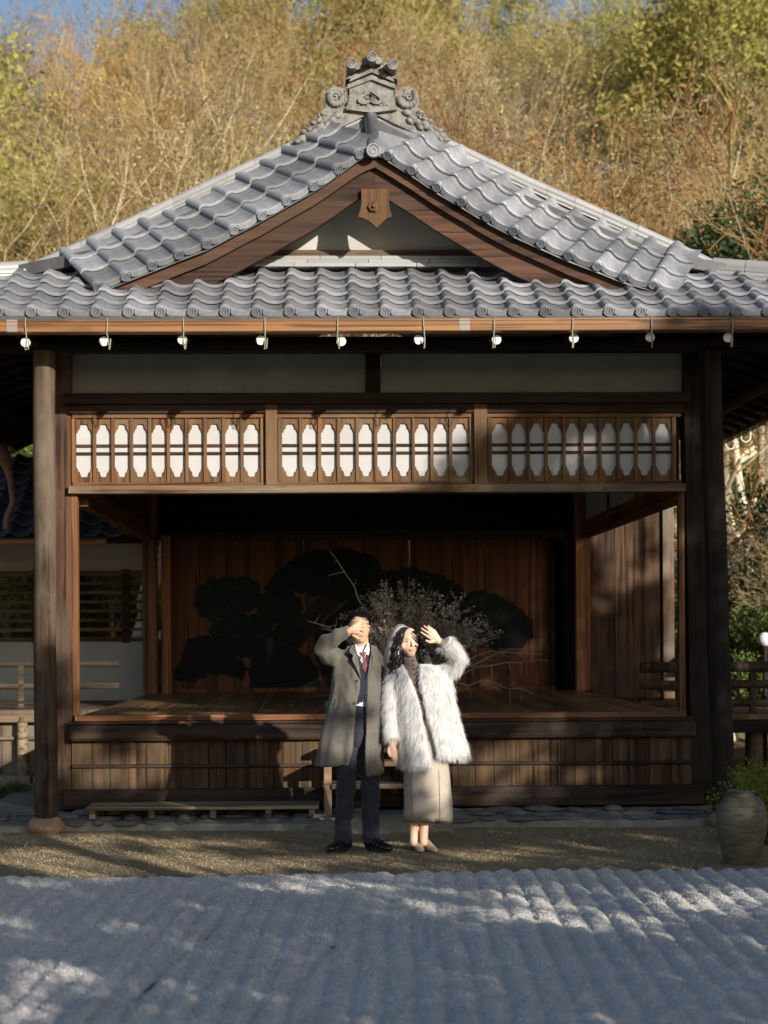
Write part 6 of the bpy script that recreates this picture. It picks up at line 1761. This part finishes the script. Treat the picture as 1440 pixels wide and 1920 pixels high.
# dress top, skirt
m = MB(); limb(m, [wp(767, 1234, 0.012), wp(769, 1246, 0.014)], [0.053, 0.055], 16); limb(m, [wp(770, 1256, 0.02), wp(776, 1275, 0.02), wp(786, 1320, 0.015), wp(793, 1372, 0.015)], [0.075, 0.115, 0.102, 0.118], 18)
limb(m, [wp(851, 1228, -0.09), wp(826, 1204, -0.148)], [0.036, 0.030], 12)
woman.add('knit_top', fuse(m, 'knit_top', 0.007, 4), 'knit')
for k, (x, y) in enumerate(((775, 1238), (776, 1247), (776.5, 1254), (778.5, 1264), (781, 1274))):
    m = MB(); sphere(m, wp(x, y, -0.045 - 0.012 * k - (0.02 if k > 2 else 0)), 0.0055, 6, 8); woman.add('top_button', m.mesh('top_button'), 'button')
lv = []
rowsS = [(1352, 766, 822, 0.115), (1375, 763, 830, 0.135), (1400, 760, 836, 0.145), (1430, 758, 841, 0.148), (1470, 757, 845, 0.148), (1505, 757, 848, 0.148), (1525, 756.5, 849, 0.148), (1541, 756.5, 850, 0.148)]
m = MB(); n = 64; rows = []
for py, L_, R_, b in rowsS:
    cx, a = (L_ + R_) / 2, (R_ - L_) / 2; row = []
    for k in range(n):
        ph = 2 * math.pi * k / n; dent = 1 - 0.03 * math.exp(-((math.sin(ph) + 0.96) * 8) ** 2) + 0.012 * math.sin(ph * 6 + 1) * (py - 1352) / 190
        p = wp(cx + a * dent * math.cos(ph), py + 2.0 * math.sin(ph)); row.append(Vector((p.x, PY + WD + 0.01 + b * dent * math.sin(ph), p.z)))
    rows.append(row)
v = [p for r in rows for p in r]; H = len(rows)
inner = [p + Vector((0, 0, 0.03)) + (sum(rows[-1], Vector()) / n - p) * 0.06 for p in rows[-1]]
v += inner
m.add(v, [(i * n + k, (i + 1) * n + k, (i + 1) * n + (k + 1) % n, i * n + (k + 1) % n) for i in range(H) for k in range(n)], True)
sk_me = m.mesh('skirt'); wobble(sk_me, 0.010, 0.09, 14, (1.2, 1.2, 0.35)); sk_o = woman.add('skirt', sk_me, 'skirt')
for x in (771, 823):
    m = MB(); hs = hit_fn(sk_me); m.tube([hs(x + f * 2, 1445 + 95 * f, 0.001) for f in np.linspace(0, 1, 8)], 0.0025, 5); place('seam', m.mesh('seam'), M['knit'], sk_o)
# fur coat
L = [(1245, 1244, 744, 806, 753, 786, 0.07), (1255, 1254, 732, 834, 757, 786, 0.12), (1272, 1266, 730, 848, 766, 785, 0.150), (1295, 1290, 736, 850, 776, 788, 0.162), (1325, 1320, 740, 855, 785, 794, 0.170), (1355, 1345, 742, 861, 791, 801, 0.178), (1385, 1372, 744, 869, 796, 808, 0.184), (1415, 1396, 746, 877, 802, 814, 0.188), (1438, 1414, 747, 882, 806, 818, 0.190)]
m = shell(L, 56, 0.03, 0.03, 2.0, WD + 0.01)
limb(m, [wp(832, 1262, 0.0), wp(850, 1252, -0.03), wp(860, 1236, -0.075)], [0.068, 0.066, 0.058], 16); limb(m, [wp(860, 1236, -0.075), wp(849, 1218, -0.11)], [0.058, 0.056], 16); m.tube([wp(849, 1218, -0.11), wp(834, 1204, -0.142)], [0.056, 0.058], 16)
limb(m, [wp(740, 1262, 0.0), wp(731, 1300, -0.01), wp(730, 1340, -0.025)], [0.062, 0.056, 0.052], 16); m.tube([wp(730, 1340, -0.025), wp(734, 1385, -0.06)], [0.052, 0.050], 16)
limb(m, [wp(791, 1266, 0.0), wp(812, 1262, 0.005), wp(834, 1262, -0.005)], [0.05, 0.060, 0.066], 16); limb(m, [wp(752, 1264, 0.0), wp(742, 1260, 0.0)], [0.05, 0.06], 16)
fm = fuse(m, 'fur_coat', 0.009, 4); fur = woman.add('fur_coat', fm, 'fur')
elbow = wp(862, 1238, -0.07)
def flow(P):
    f = np.tile([0.0, 0.0, -1.0], (len(P), 1))
    d = P - np.array(elbow); near = np.linalg.norm(d, axis=1) < 0.24
    q = (P[:, 2] > wp(0, 1245).z) & (P[:, 0] > wp(828, 1240).x)
    f[q] = np.array([0.75, 0.0, -0.55])
    return f
woman.add('fur_pile', strands(fm, 105000, 0.026, 0.072, 0.0008, 8, flow=flow, out=0.27, jit=0.33), 'fur', fur, kind='stuff').matrix_parent_inverse = Matrix.Identity(4)
# shoes
for px, toe in (((777, 1580), (0.02, -0.21, 0)), ((795, 1580), (0.05, -0.21, 0))):
    shoe(px, toe, 'suede', woman, False, 0.075, 0.036, 'ballet_shoe', 0.006)

# ------------------------------------------------------------------ branch arrangement on the stage behind them
arr = thing('flower_arrangement', 'large arrangement of blossoming branches and dry twigs on the stage floor', 'flowers', (at(760, 1320, 16.6).x, 16.6, ZF))
rng = np.random.default_rng(5); base = np.array([arr.location.x, 16.6, ZF])
AY = 16.6; segs = []; tips = []
def arch(px, py, dy, n=9, wig=0.03, r=0.007):
    e = np.array(at(px, py, AY + dy)); p = base + rng.normal(0, 0.06, 3) * [1, 1, 0]; pts = [p]
    for k in range(1, n + 1):
        f = k / n; q = base + (e - base) * f + np.array([0, 0, 0.16 * math.sin(f * math.pi)]) + rng.normal(0, wig, 3) * (f * (1.2 - f)); pts.append(q)
    for k in range(n): segs.append((*pts[k], *pts[k + 1], r * (1 - 0.75 * k / n), r * (1 - 0.75 * (k + 1) / n)))
    return pts
bl = []
for k in range(120):
    ang = rng.uniform(-1.35, 1.3); rad = rng.uniform(0.45, 1.0)
    px = 762 + (150 if ang < 0 else 190) * rad * math.sin(ang); py = 1240 - 162 * rad * math.cos(ang)
    pts = arch(px, py, rng.normal(0, 0.16), r=0.005)
    for i in range(4, 9):
        for _ in range(2):
            d = unit(rng.normal(0, 1, 3) + [0, 0, 0.4]); q = np.array(pts[i]); e = q + d * rng.uniform(0.05, 0.14); segs.append((*q, *e, 0.0025, 0.0012))
            for _ in range(8): bl.append(q + (e - q) * rng.uniform(0.3, 1.1) + rng.normal(0, 0.016, 3))
for px, py in ((575, 1160), (620, 1035), (1015, 1225), (1000, 1300), (1030, 1240), (985, 1215), (600, 1180), (940, 1195)):
    pts = arch(px, py, -0.1, 10, 0.05, 0.010)
    for i in range(4, 10):
        d = unit(rng.normal(0, 1, 3)); q = np.array(pts[i]); segs.append((*q, *(q + d * rng.uniform(0.08, 0.22)), 0.004, 0.002))
M['branch'] = mat_plain('lichen_branch', (0.25, 0.23, 0.19), 0.9, 0.2, 0.3, 20); M['blossom'] = mat_leaf('cream_blossom', [(0.30, 0.22, 0.165), (0.46, 0.36, 0.29), (0.62, 0.52, 0.44)], 5, 0.35)
M['greyleaf'] = mat_leaf('dusty_leaves', [(0.10, 0.10, 0.06), (0.2, 0.19, 0.12), (0.3, 0.27, 0.19)], 5, 0.3)
off = Matrix.Translation(-arr.location)
v, f = seg_mesh('s', segs, 4); o = place('branches', fast_mesh('branches', v, f, np.full(len(f), 4)), M['branch'], arr); o.matrix_parent_inverse = off
bl = np.array(bl); sel = rng.random(len(bl)) < 0.6
v, f = leaf_quads(rng, bl[sel], 0.017); o = place('blossoms', fast_mesh('blossoms', v, f, np.full(len(f), 4)), M['blossom'], arr, kind='stuff'); o.matrix_parent_inverse = off
v, f = leaf_quads(rng, bl[~sel], 0.015); o = place('leaves', fast_mesh('leaves', v, f, np.full(len(f), 4)), M['greyleaf'], arr, kind='stuff'); o.matrix_parent_inverse = off
m = MB(); bz = [(0.10, 0), (0.15, 0.08), (0.16, 0.18), (0.12, 0.28), (0.09, 0.32)]; n = 20
vv = [(base[0] + r * math.cos(6.283 * k / n), 16.6 + r * math.sin(6.283 * k / n), ZF + z + 0.003) for r, z in bz for k in range(n)]
m.add(vv, [(i * n + k, i * n + (k + 1) % n, (i + 1) * n + (k + 1) % n, (i + 1) * n + k) for i in range(4) for k in range(n)], True); m.add(vv[:n], [tuple(reversed(range(n)))])
o = m.build('vase', M['jar'], arr); o.matrix_parent_inverse = off
# a few fallen leaves on the boards
lf = MB(); lf.add([(-0.018, 0, 0), (0, -0.01, 0.006), (0.018, 0, 0.002), (0, 0.011, 0.007)], [(0, 1, 2, 3)]); me = lf.mesh('fallen_leaf'); me.materials.append(M['blossom'])
rr = random.Random(31)
for k in range(16):
    x, y = rr.uniform(-2.3, 2.2), rr.uniform(15.6, 20.3)
    o = place('fallen_petal', me, None, None, Matrix.Translation((x, y, ZF + 0.003)) @ Matrix.Rotation(rr.uniform(0, 6), 4, 'Z')); tag(o, 'pale petal lying on the polished stage floor', 'petal', 'petals on the stage floor')
